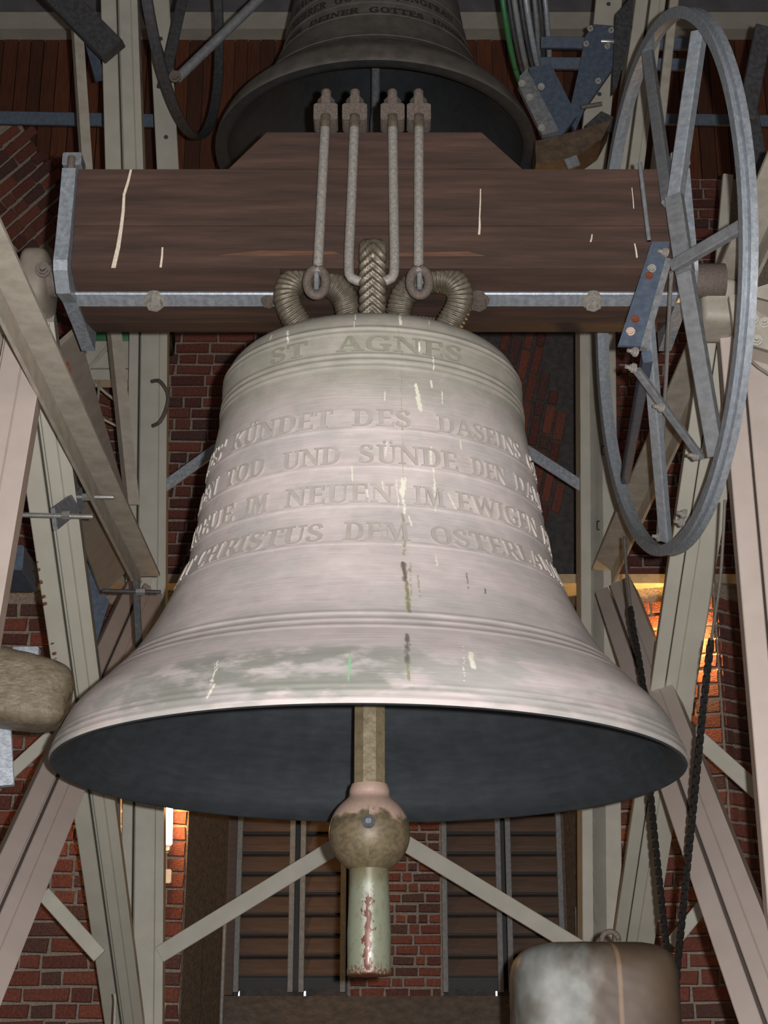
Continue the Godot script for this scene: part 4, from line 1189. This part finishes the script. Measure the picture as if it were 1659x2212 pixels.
func build_rear_frame() -> void:
	var zb := -3.02
	var face := Vector3(0.05, -0.1, 1)
	var t := thing("rear_post", "cream steel post of paired channels behind the bell, beside the green motor and the lamp", "post", P(303, 2212, zb))
	member("shaft", t, P(322, 560, zb + 0.2), P(303, 2300, zb), twin_channel(0.193, 0.14, 0.25, 0.012, 0.8), face, M.cream)
	var back := member("rear_flange", t, P(345, 640, zb - 0.1), P(330, 2300, zb - 0.2), rect(0.10, 0.03), face, M.cream)
	var r := thing("rear_post", "cream steel post of paired channels behind the bell, below the bell wheel", "post", P(1305, 2212, zb))
	member("shaft", r, P(1290, 560, zb + 0.2), P(1304, 2300, zb), twin_channel(0.183, 0.14, 0.62, 0.012, 0.28), face, M.cream)
	for q in [[1304, 973], [1294, 1135], [1312, 1340]]:
		part("clip", tube([P(q[0], q[1] - 9, zb + 0.17), P(q[0] - 4, q[1] - 9, zb + 0.18), P(q[0] - 4, q[1] + 9, zb + 0.18), P(q[0], q[1] + 9, zb + 0.17)], 0.004, 6), M.dark_steel, r)
	whole("slender_angle", extrude(angle_iron(0.055, 0.06, 0.008, true), P(243, 640, zb + 0.5), P(290, 1090, zb + 0.45), Vector3(0.5, 0, 1)), M.cream_old, "slender cream steel angle leaning on the rear post below the green motor", "steel angle")
	# gusset where the braces meet the left post
	var gm := thing("gusset_plate", "cream steel joint plates where the left braces meet the rear post", "plate", P(320, 1300, zb + 0.2))
	part("plate", plate([P(300, 1243, zb + 0.25), P(325, 1243, zb + 0.25), P(345, 1310, zb + 0.25), P(330, 1340, zb + 0.25), P(296, 1340, zb + 0.25)], Vector3(0.3, 0, 1), 0.014), M.cream, gm)
	part("fin", plate([P(328, 1250, zb + 0.3), P(335, 1254, zb + 0.3), P(352, 1330, zb + 0.3), P(340, 1345, zb + 0.3), P(310, 1400, zb + 0.3)], Vector3(-0.3, 0, 1), 0.01), M.cream, gm)
	# cross braces: [a, b, width px, z, material, label]
	for e in [
		[345, 2062, 800, 1783, 38, zb + 0.1, M.cream, "cream flat cross brace sloping up from the left rear post to behind the clapper"],
		[1262, 2055, 800, 1776, 38, zb + 0.08, M.cream, "cream flat cross brace sloping up from the right rear post to behind the clapper"],
		[340, 1062, 470, 968, 26, zb + 0.1, M.galv, "short galvanised brace bar between the left rear post and the bell's waist"],
		[1275, 1062, 1110, 955, 26, zb + 0.1, M.galv, "short galvanised brace bar between the right rear post and the bell's waist"],
		[94, 1930, 215, 2065, 34, -2.2, M.cream, "short cream brace bar between the left trestle's legs above the brickwork"],
		[-30, 1718, 112, 1588, 30, -2.0, M.cream, "cream brace bar behind the left end of the bell lip"],
		[1470, 1560, 1650, 1722, 38, -2.2, M.cream, "cream brace bar crossing the lamplit brick corner at right"],
		[1450, 2040, 1545, 1925, 30, -2.2, M.cream, "short cream brace bar behind the drive chain and right trestle leg"]]:
		var p: Vector3 = P(e[0], e[1], e[5]); var q: Vector3 = P(e[2], e[3], e[5])
		whole("cross_brace", extrude(rect(px_m(e[4], (p + q) / 2) * 0.95, 0.014), p, q, Vector3(0, -0.05, 1)), e[6], e[7], "brace bar", "flat brace bars between the frame posts")
	# sheet metal behind the left trestle
	whole("duct", box(P(20, 1278, -1.9), P(85, 1226, -1.9) + Vector3(0, 0, 0.3), 0.008), M.blue_steel, "blue grey sheet metal duct between the left trestle's front and rear legs", "duct")
	whole("cover_plate", plate([P(168, 1180, -2.25), P(236, 1300, -2.25), P(205, 1400, -2.25), P(168, 1400, -2.25)], Vector3(0.2, 0, 1), 0.02), M.blue_steel, "dark blue grey triangular sheet metal plate behind the left trestle's rear leg", "plate")
	# threaded rods with clamp plates
	var c1 := thing("rod_clamp", "pair of bright threaded rods through a slanted grey plate on the left trestle", "clamp", P(160, 1120, -1.0))
	var z1 := -0.45
	part("clamp_plate", plate([P(118, 1096, z1), P(178, 1052, z1 - 0.25), P(178, 1098, z1 - 0.25), P(132, 1142, z1), P(119, 1138, z1)], Vector3(0.75, 0.0, 0.66), 0.016), M.galv_dull, c1)
	part("threaded_rod", tube([P(40, 1112, z1), P(201, 1116, z1)], px_m(5.5, P(120, 1112, z1)), 12), M.chrome, c1)
	part("threaded_rod", tube([P(150, 1073, z1 - 0.2), P(246, 1074, z1 - 0.2)], px_m(5, P(200, 1073, z1 - 0.2)), 12), M.chrome, c1)
	for q in [[134, 1113, z1 + 0.005, 152], [178, 1073, z1 - 0.2, 204]]:
		part("nut", extrude(ngon(6, 0.014), P(q[0], q[1], q[2]), P(q[3], q[1], q[2]), Vector3.BACK), M.chrome, c1)
	var c2 := thing("rod_clamp", "dark threaded rod with a nut through a narrow steel bar beside the bell's flank", "clamp", P(300, 1300, -1.5))
	var z2 := -1.3
	part("clamp_bar", extrude(rect(0.028, 0.02), P(293, 1256, z2), P(300, 1400, z2), Vector3(0.2, 0, 1)), M.dark_steel, c2)
	part("threaded_rod", tube([P(222, 1276, z2 + 0.02), P(347, 1279, z2 + 0.02)], px_m(4.5, P(290, 1278, z2)), 12), M.dark_steel, c2)
	part("nut", extrude(ngon(6, 0.014), P(294, 1278, z2 + 0.02), P(314, 1278, z2 + 0.02), Vector3.BACK), M.chrome, c2)

# ------------------------------------------------------------------ the bell above
func build_upper_bell() -> void:
	var at := Vector3(0.002, 5.87, -2.2)
	var rr := 0.775
	var t := thing("church_bell", "dim grey bell with small dark lettering, hanging above and behind the timber yoke", "bell", at)
	var bm := bell_body(at, rr, 0.075, false, 128, 120)
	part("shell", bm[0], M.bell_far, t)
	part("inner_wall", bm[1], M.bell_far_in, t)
	var rows := [[0.60, 0.65, ["DER", "DEINER", "GOTTES", "JUNGFRAU"]], [0.72, 0.775, ["MEHRER", "GOTTES", "JUNGFRAU"]], [0.84, 0.9, ["HAUS", "UND", "DAS", "LICHT"]]]
	for L in rows:
		var st := begin()
		var a := -62.0
		for wd in L[2]:
			var sp: float = wd.length() * 5.2
			word_mesh(st, wd, a, a + sp, L[0], L[1], 0.004, rr, at)
			a += sp + 6.0
		part("inscription_line", st.commit(), M.letter_far, t)
	for h in [0.34, 0.585, 0.7, 0.82]:
		var ring := []
		for i in 97:
			var an := TAU * i / 96.0
			ring.append(at + Vector3(bell_r(h) * rr * sin(an), h * rr, bell_r(h) * rr * cos(an)))
		part("moulding", tube(ring, 0.004, 6), M.bell_far, t)
	var k := thing("clapper", "dim grey clapper rod inside the upper bell behind the hanger rods", "clapper", at + Vector3(0, -0.3, 0))
	var top := at + Vector3(0, 1.0, 0)
	var lo := at + Vector3(0, -0.35, 0)
	part("rod", tube([top, lo.lerp(top, 0.45), lo.lerp(top, 0.40), lo.lerp(top, 0.25), lo], 0.03, 10, [0.022, 0.022, 0.028, 0.03, 0.028]), M.galv_dull, k)
	part("ball", lathe([Vector2(0.001, 0.08), Vector2(0.05, 0.062), Vector2(0.08, 0.0), Vector2(0.05, -0.062), Vector2(0.001, -0.08)], 24, lo + Vector3(0, -0.05, 0)), M.iron, k)

func build_upper_frame() -> void:
	var z := -1.75
	var f := Vector3(0.05, -0.3, 1)
	var a := [
		["upper_post", 256, -30, 270, 420, 80, z, "c", "wide cream steel post of paired channels above the left end of the yoke"],
		["upper_post", 340, -60, 366, 420, 46, z - 0.5, "d", "narrow cream post with bolt holes behind the dark upper wheel"],
		["upper_post", 1410, -30, 1350, 420, 66, z, "c", "wide cream steel post of paired channels behind the top of the bell wheel"],
		["upper_post", 1318, -30, 1272, 420, 58, z - 0.5, "d", "cream post with bolt holes behind the grey hammer bracket at upper right"]]
	for e in a:
		var p: Vector3 = P(e[1], e[2], e[6]); var q: Vector3 = P(e[3], e[4], e[6])
		var wd: float = px_m(e[5], (p + q) / 2)
		var t := thing(e[0], e[8], "post", q)
		part("shaft", extrude(twin_channel(wd, 0.12, 0.42, 0.012, 0.82) if e[7] == "c" else rect(wd, 0.03), p, q, f), M.cream, t)
		if e[7] == "d":
			for k in 4:
				var c: Vector3 = p.lerp(q, 0.1 + 0.22 * k) + Vector3(0.0, 0, 0.012)
				part("bolt_hole", extrude(ngon(12, 0.011), c, c + Vector3(0, -0.001, 0.006), Vector3.UP), M.dark_steel, t)
	whole("upper_angle", extrude(angle_iron(0.045, 0.05, 0.008, true), P(164, -20, z + 0.1), P(192, 400, z + 0.1), Vector3(0.4, 0, 1)), M.cream_old, "thin cream steel angle hanging left of the wide upper post", "steel angle")
	whole("diagonal_beam", extrude(rect(0.12, 0.06), P(95, -40, z + 0.25), P(246, 112, z + 0.25), Vector3(0.1, -0.3, 1)), M.dark_steel, "dark grey diagonal steel beam meeting the wide upper post at top left", "beam")
	whole("diagonal_beam", extrude(rect(0.05, 0.04), P(180, 40, z - 0.3), P(216, 170, z - 0.3), Vector3(0.1, -0.3, 1)), M.blue_steel, "thin blue grey strut behind the wide upper post at top left", "strut")
	whole("cross_bar", extrude(rect(0.07, 0.03), P(-40, 254, z - 1.1), P(350, 262, z - 1.1), Vector3(0, -0.3, 1)), M.blue_steel, "blue grey horizontal bar in front of the timber boarding at upper left", "bar")
	whole("cross_bar", extrude(rect(0.06, 0.03), P(1430, 258, z - 1.1), P(1700, 262, z - 1.1), Vector3(0, -0.3, 1)), M.blue_steel, "blue grey horizontal bar behind the bell wheel at upper right", "bar")
	whole("strut", extrude(rect(0.07, 0.03), P(1650, 60, -0.8), P(1612, 250, -0.8), Vector3(0, -0.3, 1)), M.dark_steel, "dark steel strut right of the bell wheel's upper rim", "strut")
	whole("strut", extrude(rect(0.1, 0.03), P(1610, 235, -1.2), P(1645, 430, -1.2), Vector3(0, -0.3, 1)), M.dark_steel, "dark steel plate strut below the joint right of the bell wheel", "strut")
	whole("strut", extrude(rect(0.04, 0.04), P(1462, -60, z + 0.2), P(1414, 380, z + 0.2), Vector3(0, -0.3, 1)), M.cream_old, "thin cream strut seen through the bell wheel's top spokes", "strut")
	whole("strut", extrude(rect(0.045, 0.03), P(1572, 380, -1.6), P(1528, 900, -1.6), Vector3(0, -0.1, 1)), M.cream, "thin cream strut just inside the bell wheel's near rim", "strut")
	# wheel of another bell, upper left, dark steel
	var c := Vector3(0, 0, 0)
	var wx: float = P(372, 235, z).x
	var low: Vector3 = PX(378, 236, wx)
	c = low + Vector3(0, 0.8, 0)
	var w := thing("bell_wheel", "dark steel wheel rim of another bell at top left, in front of the boarding", "wheel", low)
	var ring := []
	for i in 97:
		var an := TAU * i / 96.0
		ring.append(c + Vector3(-0.10 * sin(an), -0.8 * cos(an), 0.8 * sin(an)))
	var st := begin()
	for i in 96:
		add_extrude(st, rect(0.05, 0.02, 0.004), ring[i], ring[i + 1] + (ring[i + 1] - ring[i]) * 0.03, c - ring[i])
	part("rim", st.commit(), M.dark_steel, w)
	part("spoke", extrude(rect(0.05, 0.02), P(352, 190, z - 0.05), P(398, -20, z - 0.05), Vector3(0.4, 0, 1)), M.dark_steel, w)
	part("spoke", extrude(rect(0.045, 0.02), P(360, 165, z - 0.1), P(300, -20, z - 0.1), Vector3(0.4, 0, 1)), M.dark_steel, w)
	var br := thing("tie_bar", "grey round tie bar sloping from the dark upper wheel to the top edge", "bar", P(385, 170, z + 0.1))
	part("bar", tube([P(380, 172, z + 0.1), P(620, -60, z + 0.1)], px_m(11, P(450, 100, z + 0.1)), 12), M.galv_dull, br)
	part("bolt", bolt(P(378, 165, z + 0.16), Vector3(0, -0.2, 1), 0.02), M.rod_rusty, br)
	# rope pulley with bright flanges, hanging at the top
	var pl := thing("pulley", "green and bright metal grooved pulley hanging at the top edge beside the upper bell", "pulley", P(1125, 150, z))
	var pc: Vector3 = P(1128, 145, z) + Vector3(0.02, 0.42, 0)
	for k in 5:
		var axd := Vector3(0.97, 0.0, 0.25).normalized()
		var fw := Vector3(-0.25, 0.12, 0.97)
		var off := (k - 2) * 0.026
		var rg := []
		var rad := 0.42 - (0.012 if k % 2 else 0.0)
		for i in 65:
			var an := TAU * i / 64.0
			rg.append(pc + axd * off + Vector3(0, -cos(an), 0) * rad + fw * sin(an) * rad)
		part("flange" if k % 2 == 0 else "groove", tube(rg, 0.014 if k % 2 == 0 else 0.010, 8), [M.green, M.dark_steel, M.galv_dull, M.dark_steel, M.galv][k], pl)

# ------------------------------------------------------------------ motor, cables
func build_machinery() -> void:
	var z := -3.3
	var t := thing("motor", "green ribbed electric motor with a black fan end, behind the left rear post", "motor", P(290, 740, z))
	var a: Vector3 = P(204, 734, z); var b: Vector3 = P(352, 734, z)
	part("housing", tube([a, a + Vector3(0.004, 0, 0), a.lerp(b, 0.3), a.lerp(b, 0.97), b], 0.09, 28, [0.06, 0.088, 0.09, 0.09, 0.08]), M.green, t)
	for k in 6:
		part("fin", extrude(rect(0.004, 0.012), a.lerp(b, 0.55) + Vector3(0, 0.05 - k * 0.021, 0.082 - absf(k - 2.5) * 0.006), b + Vector3(-0.02, 0.05 - k * 0.021, 0.082 - absf(k - 2.5) * 0.006), Vector3.BACK), M.green, t)
	part("fan_cover", tube([b, b + Vector3(0.004, 0, 0), b + Vector3(0.055, 0, 0), b + Vector3(0.06, 0, 0)], 0.085, 24, [0.07, 0.085, 0.085, 0.05]), M.black, t)
	var br := thing("motor_bracket", "cream channel bracket with black stencilled marks carrying the green motor", "bracket", P(240, 790, z + 0.1))
	var zz := z + 0.12
	for e in [[737, 762, 0.0, 128], [763, 798, 0.02, 140], [800, 822, 0.01, 150]]:
		part("channel", box(P(e[3], e[1], zz) + Vector3(0, 0, -0.1 + e[2]), P(345, e[0], zz) + Vector3(0, 0, e[2]), 0.006), M.cream, br)
	part("end_block", plate([P(318, 735, zz + 0.05), P(330, 735, zz + 0.05), P(340, 765, zz + 0.05), P(354, 800, zz + 0.05), P(350, 820, zz + 0.05), P(330, 825, zz + 0.05)], Vector3(0, 0, 1), 0.06), M.cream, br)
	part("stay", extrude(rect(0.02, 0.01), P(160, 830, zz + 0.03), P(232, 750, zz + 0.03), Vector3.BACK), M.cream_old, br)
	var ts := begin()
	var tm := TextMesh.new()
	var sf := SystemFont.new()
	sf.font_names = PackedStringArray(["Droid Sans"])
	tm.font = sf; tm.text = "GI"; tm.font_size = 16; tm.pixel_size = 0.0018; tm.depth = 0.002
	var o := part("stencil_mark", tm, M.ink, br)
	o.transform = br.global_transform.affine_inverse() * Transform3D(Basis(), P(172, 748, zz + 0.003))
	for e in [[184, 740, 194, 742], [184, 752, 194, 754], [184, 740, 186, 754], [192, 740, 194, 754], [188, 742, 189.5, 752], [186, 746, 192, 747.5]]:
		var p: Vector3 = P(e[0], e[1], zz); var q: Vector3 = P(e[2], e[3], zz)
		add_extrude(ts, rect(q.x - p.x, p.y - q.y, 0.0002), Vector3((p.x + q.x) / 2, (p.y + q.y) / 2, zz - 0.002), Vector3((p.x + q.x) / 2, (p.y + q.y) / 2, zz + 0.002), Vector3.UP)
	part("stencil_mark", ts.commit(), M.ink, br)
	var cb := begin()
	add_tube(cb, curve([P(214, 826, zz), P(212, 860, zz + 0.05), P(210, 880, zz + 0.06), P(220, 902, zz + 0.05), P(252, 920, zz)], 24), 0.007, 8)
	var o1 := whole("cable", cb.commit(), M.cable_light, "pale cable looping below the motor bracket to the rear post", "cable")
	whole("cable", tube(curve([P(205, 828, zz), P(230, 850, zz), P(262, 874, zz)], 12), 0.008, 8), M.cable_light, "short straight pale cable from the motor bracket to the rear post", "cable")
	whole("cable", tube(curve([P(328, 824, -2.84), P(345, 824, -2.8), P(362, 850, -2.8), P(360, 880, -2.8), P(346, 910, -2.8), P(330, 920, -2.84)], 30), 0.010, 8), M.cable, "dark cable curving out from the right side of the rear post below the motor", "cable")
	whole("cable", tube(curve([P(246, 2250, -2.0), P(248, 2190, -2.0), P(249, 2160, -2.02), P(247, 2146, -2.02)], 14), 0.006, 8), M.cable_light, "white cable end running up the left trestle's rear leg at the bottom", "cable")
	whole("cable", tube(curve([P(352, 2250, ZW + 0.05), P(354, 2190, ZW + 0.05), P(358, 2166, ZW + 0.05)], 14), 0.005, 8), M.cable_light, "thin pale wire on the bricks right of the left rear post at the bottom", "cable")
	whole("conduit", tube([P(476, 2260, -3.9), P(478, 2190, -3.9), P(486, 1985, -3.9)], 0.011, 10), M.galv_dull, "thin grey conduit pipe standing in front of the left louvre reveal", "pipe")
	whole("conduit", tube([P(1248, 2080, -3.9), P(1245, 1960, -3.9)], 0.008, 10), M.galv_dull, "short grey conduit pipe beside the right rear post in front of the louvres", "pipe")
	whole("sheath_pipe", tube([P(256, 1700, -3.2), P(257, 1840, -3.2), P(262, 2300, -3.2)], 0.012, 10), M.blue_steel, "blue grey pipe between the left trestle leg and the left rear post", "pipe")

# ------------------------------------------------------------------ hammers
func build_hammers() -> void:
	# cast striking hammer left of the lip
	var c: Vector3 = P(60, 1496, 0.02)
	var t := thing("clock_hammer", "brown cast iron wedge shaped hammer head at the left edge, touching the bell lip", "hammer", c)
	part("head", rounded_block(Vector3(px_m(215, c), px_m(158, c), 0.20), P(46, 1494, 0.0), Basis.from_euler(Vector3(0, 0.1, -0.16)), 4.6, -0.10, 72, 48, 0.04), M.cast, t)
	part("bracket", box(P(24, 1440, -0.06) + Vector3(0, 0, -0.03), P(84, 1397, -0.06)), M.galv, t)
	part("arm", extrude(rect(0.10, 0.03), P(-14, 1550, -0.1), P(-6, 1700, -0.1), Vector3(0.2, 0, 1)), M.galv, t)
	# large counterweight in front at lower right
	var d: Vector3 = P(1282, 2180, -0.4)
	var k := thing("counterweight", "large rounded grey and brown cast counterweight with an eye bolt at lower right", "counterweight", d)
	var grey := g(108, 111, 108); var pale := g(134, 136, 132); var brown := g(86, 71, 57); var deep := g(70, 58, 48)
	var cm := painted(768, 256, 98, 0.012, func(u: float, v: float, n1: float, n2: float) -> Color:
		var x: float = 0.25 - u                 # across the front, grows to the right
		var e := smoothstep(-0.05, 0.02, x + (n1 - 0.5) * 0.12) * (1.0 if u < 0.6 else 0.0)
		var a := grey.lerp(pale, clampf(n2 * 1.6 - 0.5, 0, 1)).lerp(deep, 0.35 * smoothstep(0.5, 0.7, n1))
		var b := brown.lerp(deep, clampf(n1 * 1.8 - 0.6, 0, 1))
		b = b.lerp(g(150, 122, 96), smoothstep(0.006, 0.002, absf(x - 0.035)) * 0.6)
		return a.lerp(b, e), 0.5)
	part("body", rounded_block(Vector3(px_m(352, d), px_m(272, d), 0.42), d, Basis(), 5.0, 0.0, 96, 64, 0.008), cm, k)
	var ec: Vector3 = P(1318, 2030, -0.36)
	var ring := []
	for i in 33:
		var an := TAU * i / 32.0
		ring.append(ec + Vector3(cos(an) * 0.0235, sin(an) * 0.0235, cos(an) * 0.008))
	part("eye_bolt", tube(ring, 0.0085, 10), M.rod_rusty, k)
	part("eye_seat", tube([ec + Vector3(0, -0.035, 0), ec + Vector3(0, -0.024, 0)], 0.022, 12), M.rod_rusty, k)
	part("stand", box(Vector3(d.x - 0.15, 0.0, d.z - 0.12), Vector3(d.x + 0.15, d.y - px_m(110, d), d.z + 0.12), 0.01), M.dark_steel, k)
	# hammer of the upper bell with its bracket, upper right
	var z := -1.7
	var h := thing("clock_hammer", "brown wedge shaped hammer head on a grey bracket beside the upper bell's lip", "hammer", P(1240, 320, z))
	var hd := [P(1156, 305, z), P(1236, 285, z), P(1322, 258, z), P(1300, 300, z), P(1250, 335, z), P(1186, 352, z), P(1158, 352, z)]
	part("head", plate(hd, Vector3(0.1, -0.35, 1), 0.18), M.cast_brown, h)
	part("underplate", extrude(rect(0.05, 0.02), P(1222, 356, z + 0.02), P(1248, 346, z + 0.02), Vector3(0, -0.3, 1)), M.galv_dull, h)
	part("arm", plate([P(1142, 146, z), P(1190, 138, z), P(1246, 250, z), P(1216, 290, z), P(1176, 298, z)], Vector3(0.1, -0.3, 1), 0.03), M.blue_steel, h)
	part("arm_side", plate([P(1122, 165, z + 0.03), P(1138, 148, z + 0.03), P(1208, 282, z + 0.03), P(1172, 292, z + 0.03), P(1120, 185, z + 0.03)], Vector3(0.1, -0.3, 1), 0.03), M.galv_dull, h)
	for q in [[1169, 187], [1127, 180], [1170, 276], [1144, 210]]:
		part("bolt", bolt(P(q[0], q[1], z + 0.05), Vector3(0, -0.3, 1), 0.012), M.rod, h)
	var b := thing("hammer_bracket", "blue grey bolted steel bracket with two horizontal arms, above the brown wedge hammer", "bracket", P(1270, 150, z - 0.1))
	part("plate", plate([P(1282, 52, z - 0.05), P(1335, 56, z - 0.05), P(1322, 150, z - 0.05), P(1262, 236, z - 0.05), P(1242, 284, z - 0.05), P(1228, 250, z - 0.05), P(1248, 160, z - 0.05), P(1264, 80, z - 0.05)], Vector3(0.1, -0.3, 1), 0.03), M.blue_steel, b)
	part("flange", plate([P(1330, 30, z + 0.02), P(1368, -10, z + 0.02), P(1366, 60, z + 0.02), P(1332, 190, z + 0.02), P(1322, 200, z + 0.02)], Vector3(0.1, -0.3, 1), 0.03), M.dark_steel, b)
	part("arm", extrude(rect(0.055, 0.03), P(1168, 93, z - 0.2), P(1490, 96, z - 0.2), Vector3(0, -0.3, 1)), M.blue_steel, b)
	part("arm", extrude(rect(0.055, 0.03), P(1160, 137, z - 0.2), P(1480, 140, z - 0.2), Vector3(0, -0.3, 1)), M.blue_steel, b)
	for q in [[1275, 62], [1320, 66], [1266, 95], [1312, 100], [1292, 175]]:
		part("bolt", bolt(P(q[0], q[1], z - 0.03), Vector3(0, -0.3, 1), 0.010, 0.02), M.rod, b)
	part("threaded_rod", tube([P(1298, 89, z), P(1332, 90, z)], 0.012, 8), M.chrome, b)
	part("stop_rod", tube([P(1255, 232, z), P(1300, 224, z)], 0.010, 8), M.rod_rusty, b)
	part("stop_plate", plate([P(1264, 272, z - 0.02), P(1300, 240, z - 0.02), P(1332, 256, z - 0.02), P(1330, 282, z - 0.02)], Vector3(0.1, -0.3, 1), 0.02), M.dark_steel, b)

# ------------------------------------------------------------------ lamps
func lamp_light(called: String, at: Vector3, e: float, col: Color, size: float) -> void:
	var l := OmniLight3D.new()
	l.name = called
	add_child(l)
	l.position = at
	l.light_energy = e
	l.light_color = col
	l.light_size = size
	l.omni_range = 20.0
	l.omni_attenuation = 2.0
	l.shadow_enabled = true
func build_lamps() -> void:
	var glow := StandardMaterial3D.new()
	glow.albedo_color = Color(1, 0.98, 0.94)
	glow.emission_enabled = true
	glow.emission = Color(1.0, 0.93, 0.82)
	glow.emission_energy_multiplier = 3.0
	var z := ZW + 0.05
	var t := thing("wall_lamp", "glowing white tube lamp on the bricks beside the left rear post", "lamp", P(361, 1832, z))
	part("base", box(P(348, 1842, z) + Vector3(0, 0, -0.04), P(371, 1660, z) + Vector3(0, 0, -0.012), 0.004), M.white, t)
	part("tube", tube([P(362, 1826, z + 0.03), P(362, 1822, z + 0.03), P(365, 1670, z + 0.03), P(365, 1664, z + 0.03)], 0.024, 16, [0.018, 0.024, 0.024, 0.018]), glow, t)
	part("end_cap", box(P(351, 1840, z) + Vector3(0, 0, 0), P(369, 1826, z) + Vector3(0, 0, 0.045), 0.004), M.white, t)
	lamp_light("wall_lamp_glow", P(362, 1748, z + 0.09), 0.45, Color(1.0, 0.74, 0.44), 0.05)
	var s := thing("switch_box", "small pale grey junction box under the tube lamp", "switch box", P(359, 1906, z))
	part("box", box(P(344, 1908, z) + Vector3(0, 0, -0.03), P(371, 1878, z) + Vector3(0, 0, 0.01), 0.006), M.white, s)
	part("lead", tube([P(360, 1879, z - 0.02), P(360, 1842, z - 0.02)], 0.003, 6), M.cable_light, s)
	# the second lamp, hidden behind the right trestle's rear leg
	var z2 := -3.5
	var u := thing("wall_lamp", "warm lamp on the brick pier behind the right trestle's rear leg", "lamp", P(1478, 1420, z2))
	part("base", box(P(1466, 1440, z2) + Vector3(0, 0, -0.04), P(1490, 1330, z2) + Vector3(0, 0, -0.015), 0.004), M.white, u)
	part("tube", tube([P(1478, 1436, z2 + 0.012), P(1478, 1432, z2 + 0.012), P(1480, 1342, z2 + 0.012), P(1480, 1336, z2 + 0.012)], 0.022, 16, [0.016, 0.022, 0.022, 0.016]), glow, u)
	lamp_light("wall_lamp_glow_right", P(1470, 1385, z2 + 0.07), 0.9, Color(1.0, 0.76, 0.44), 0.05)
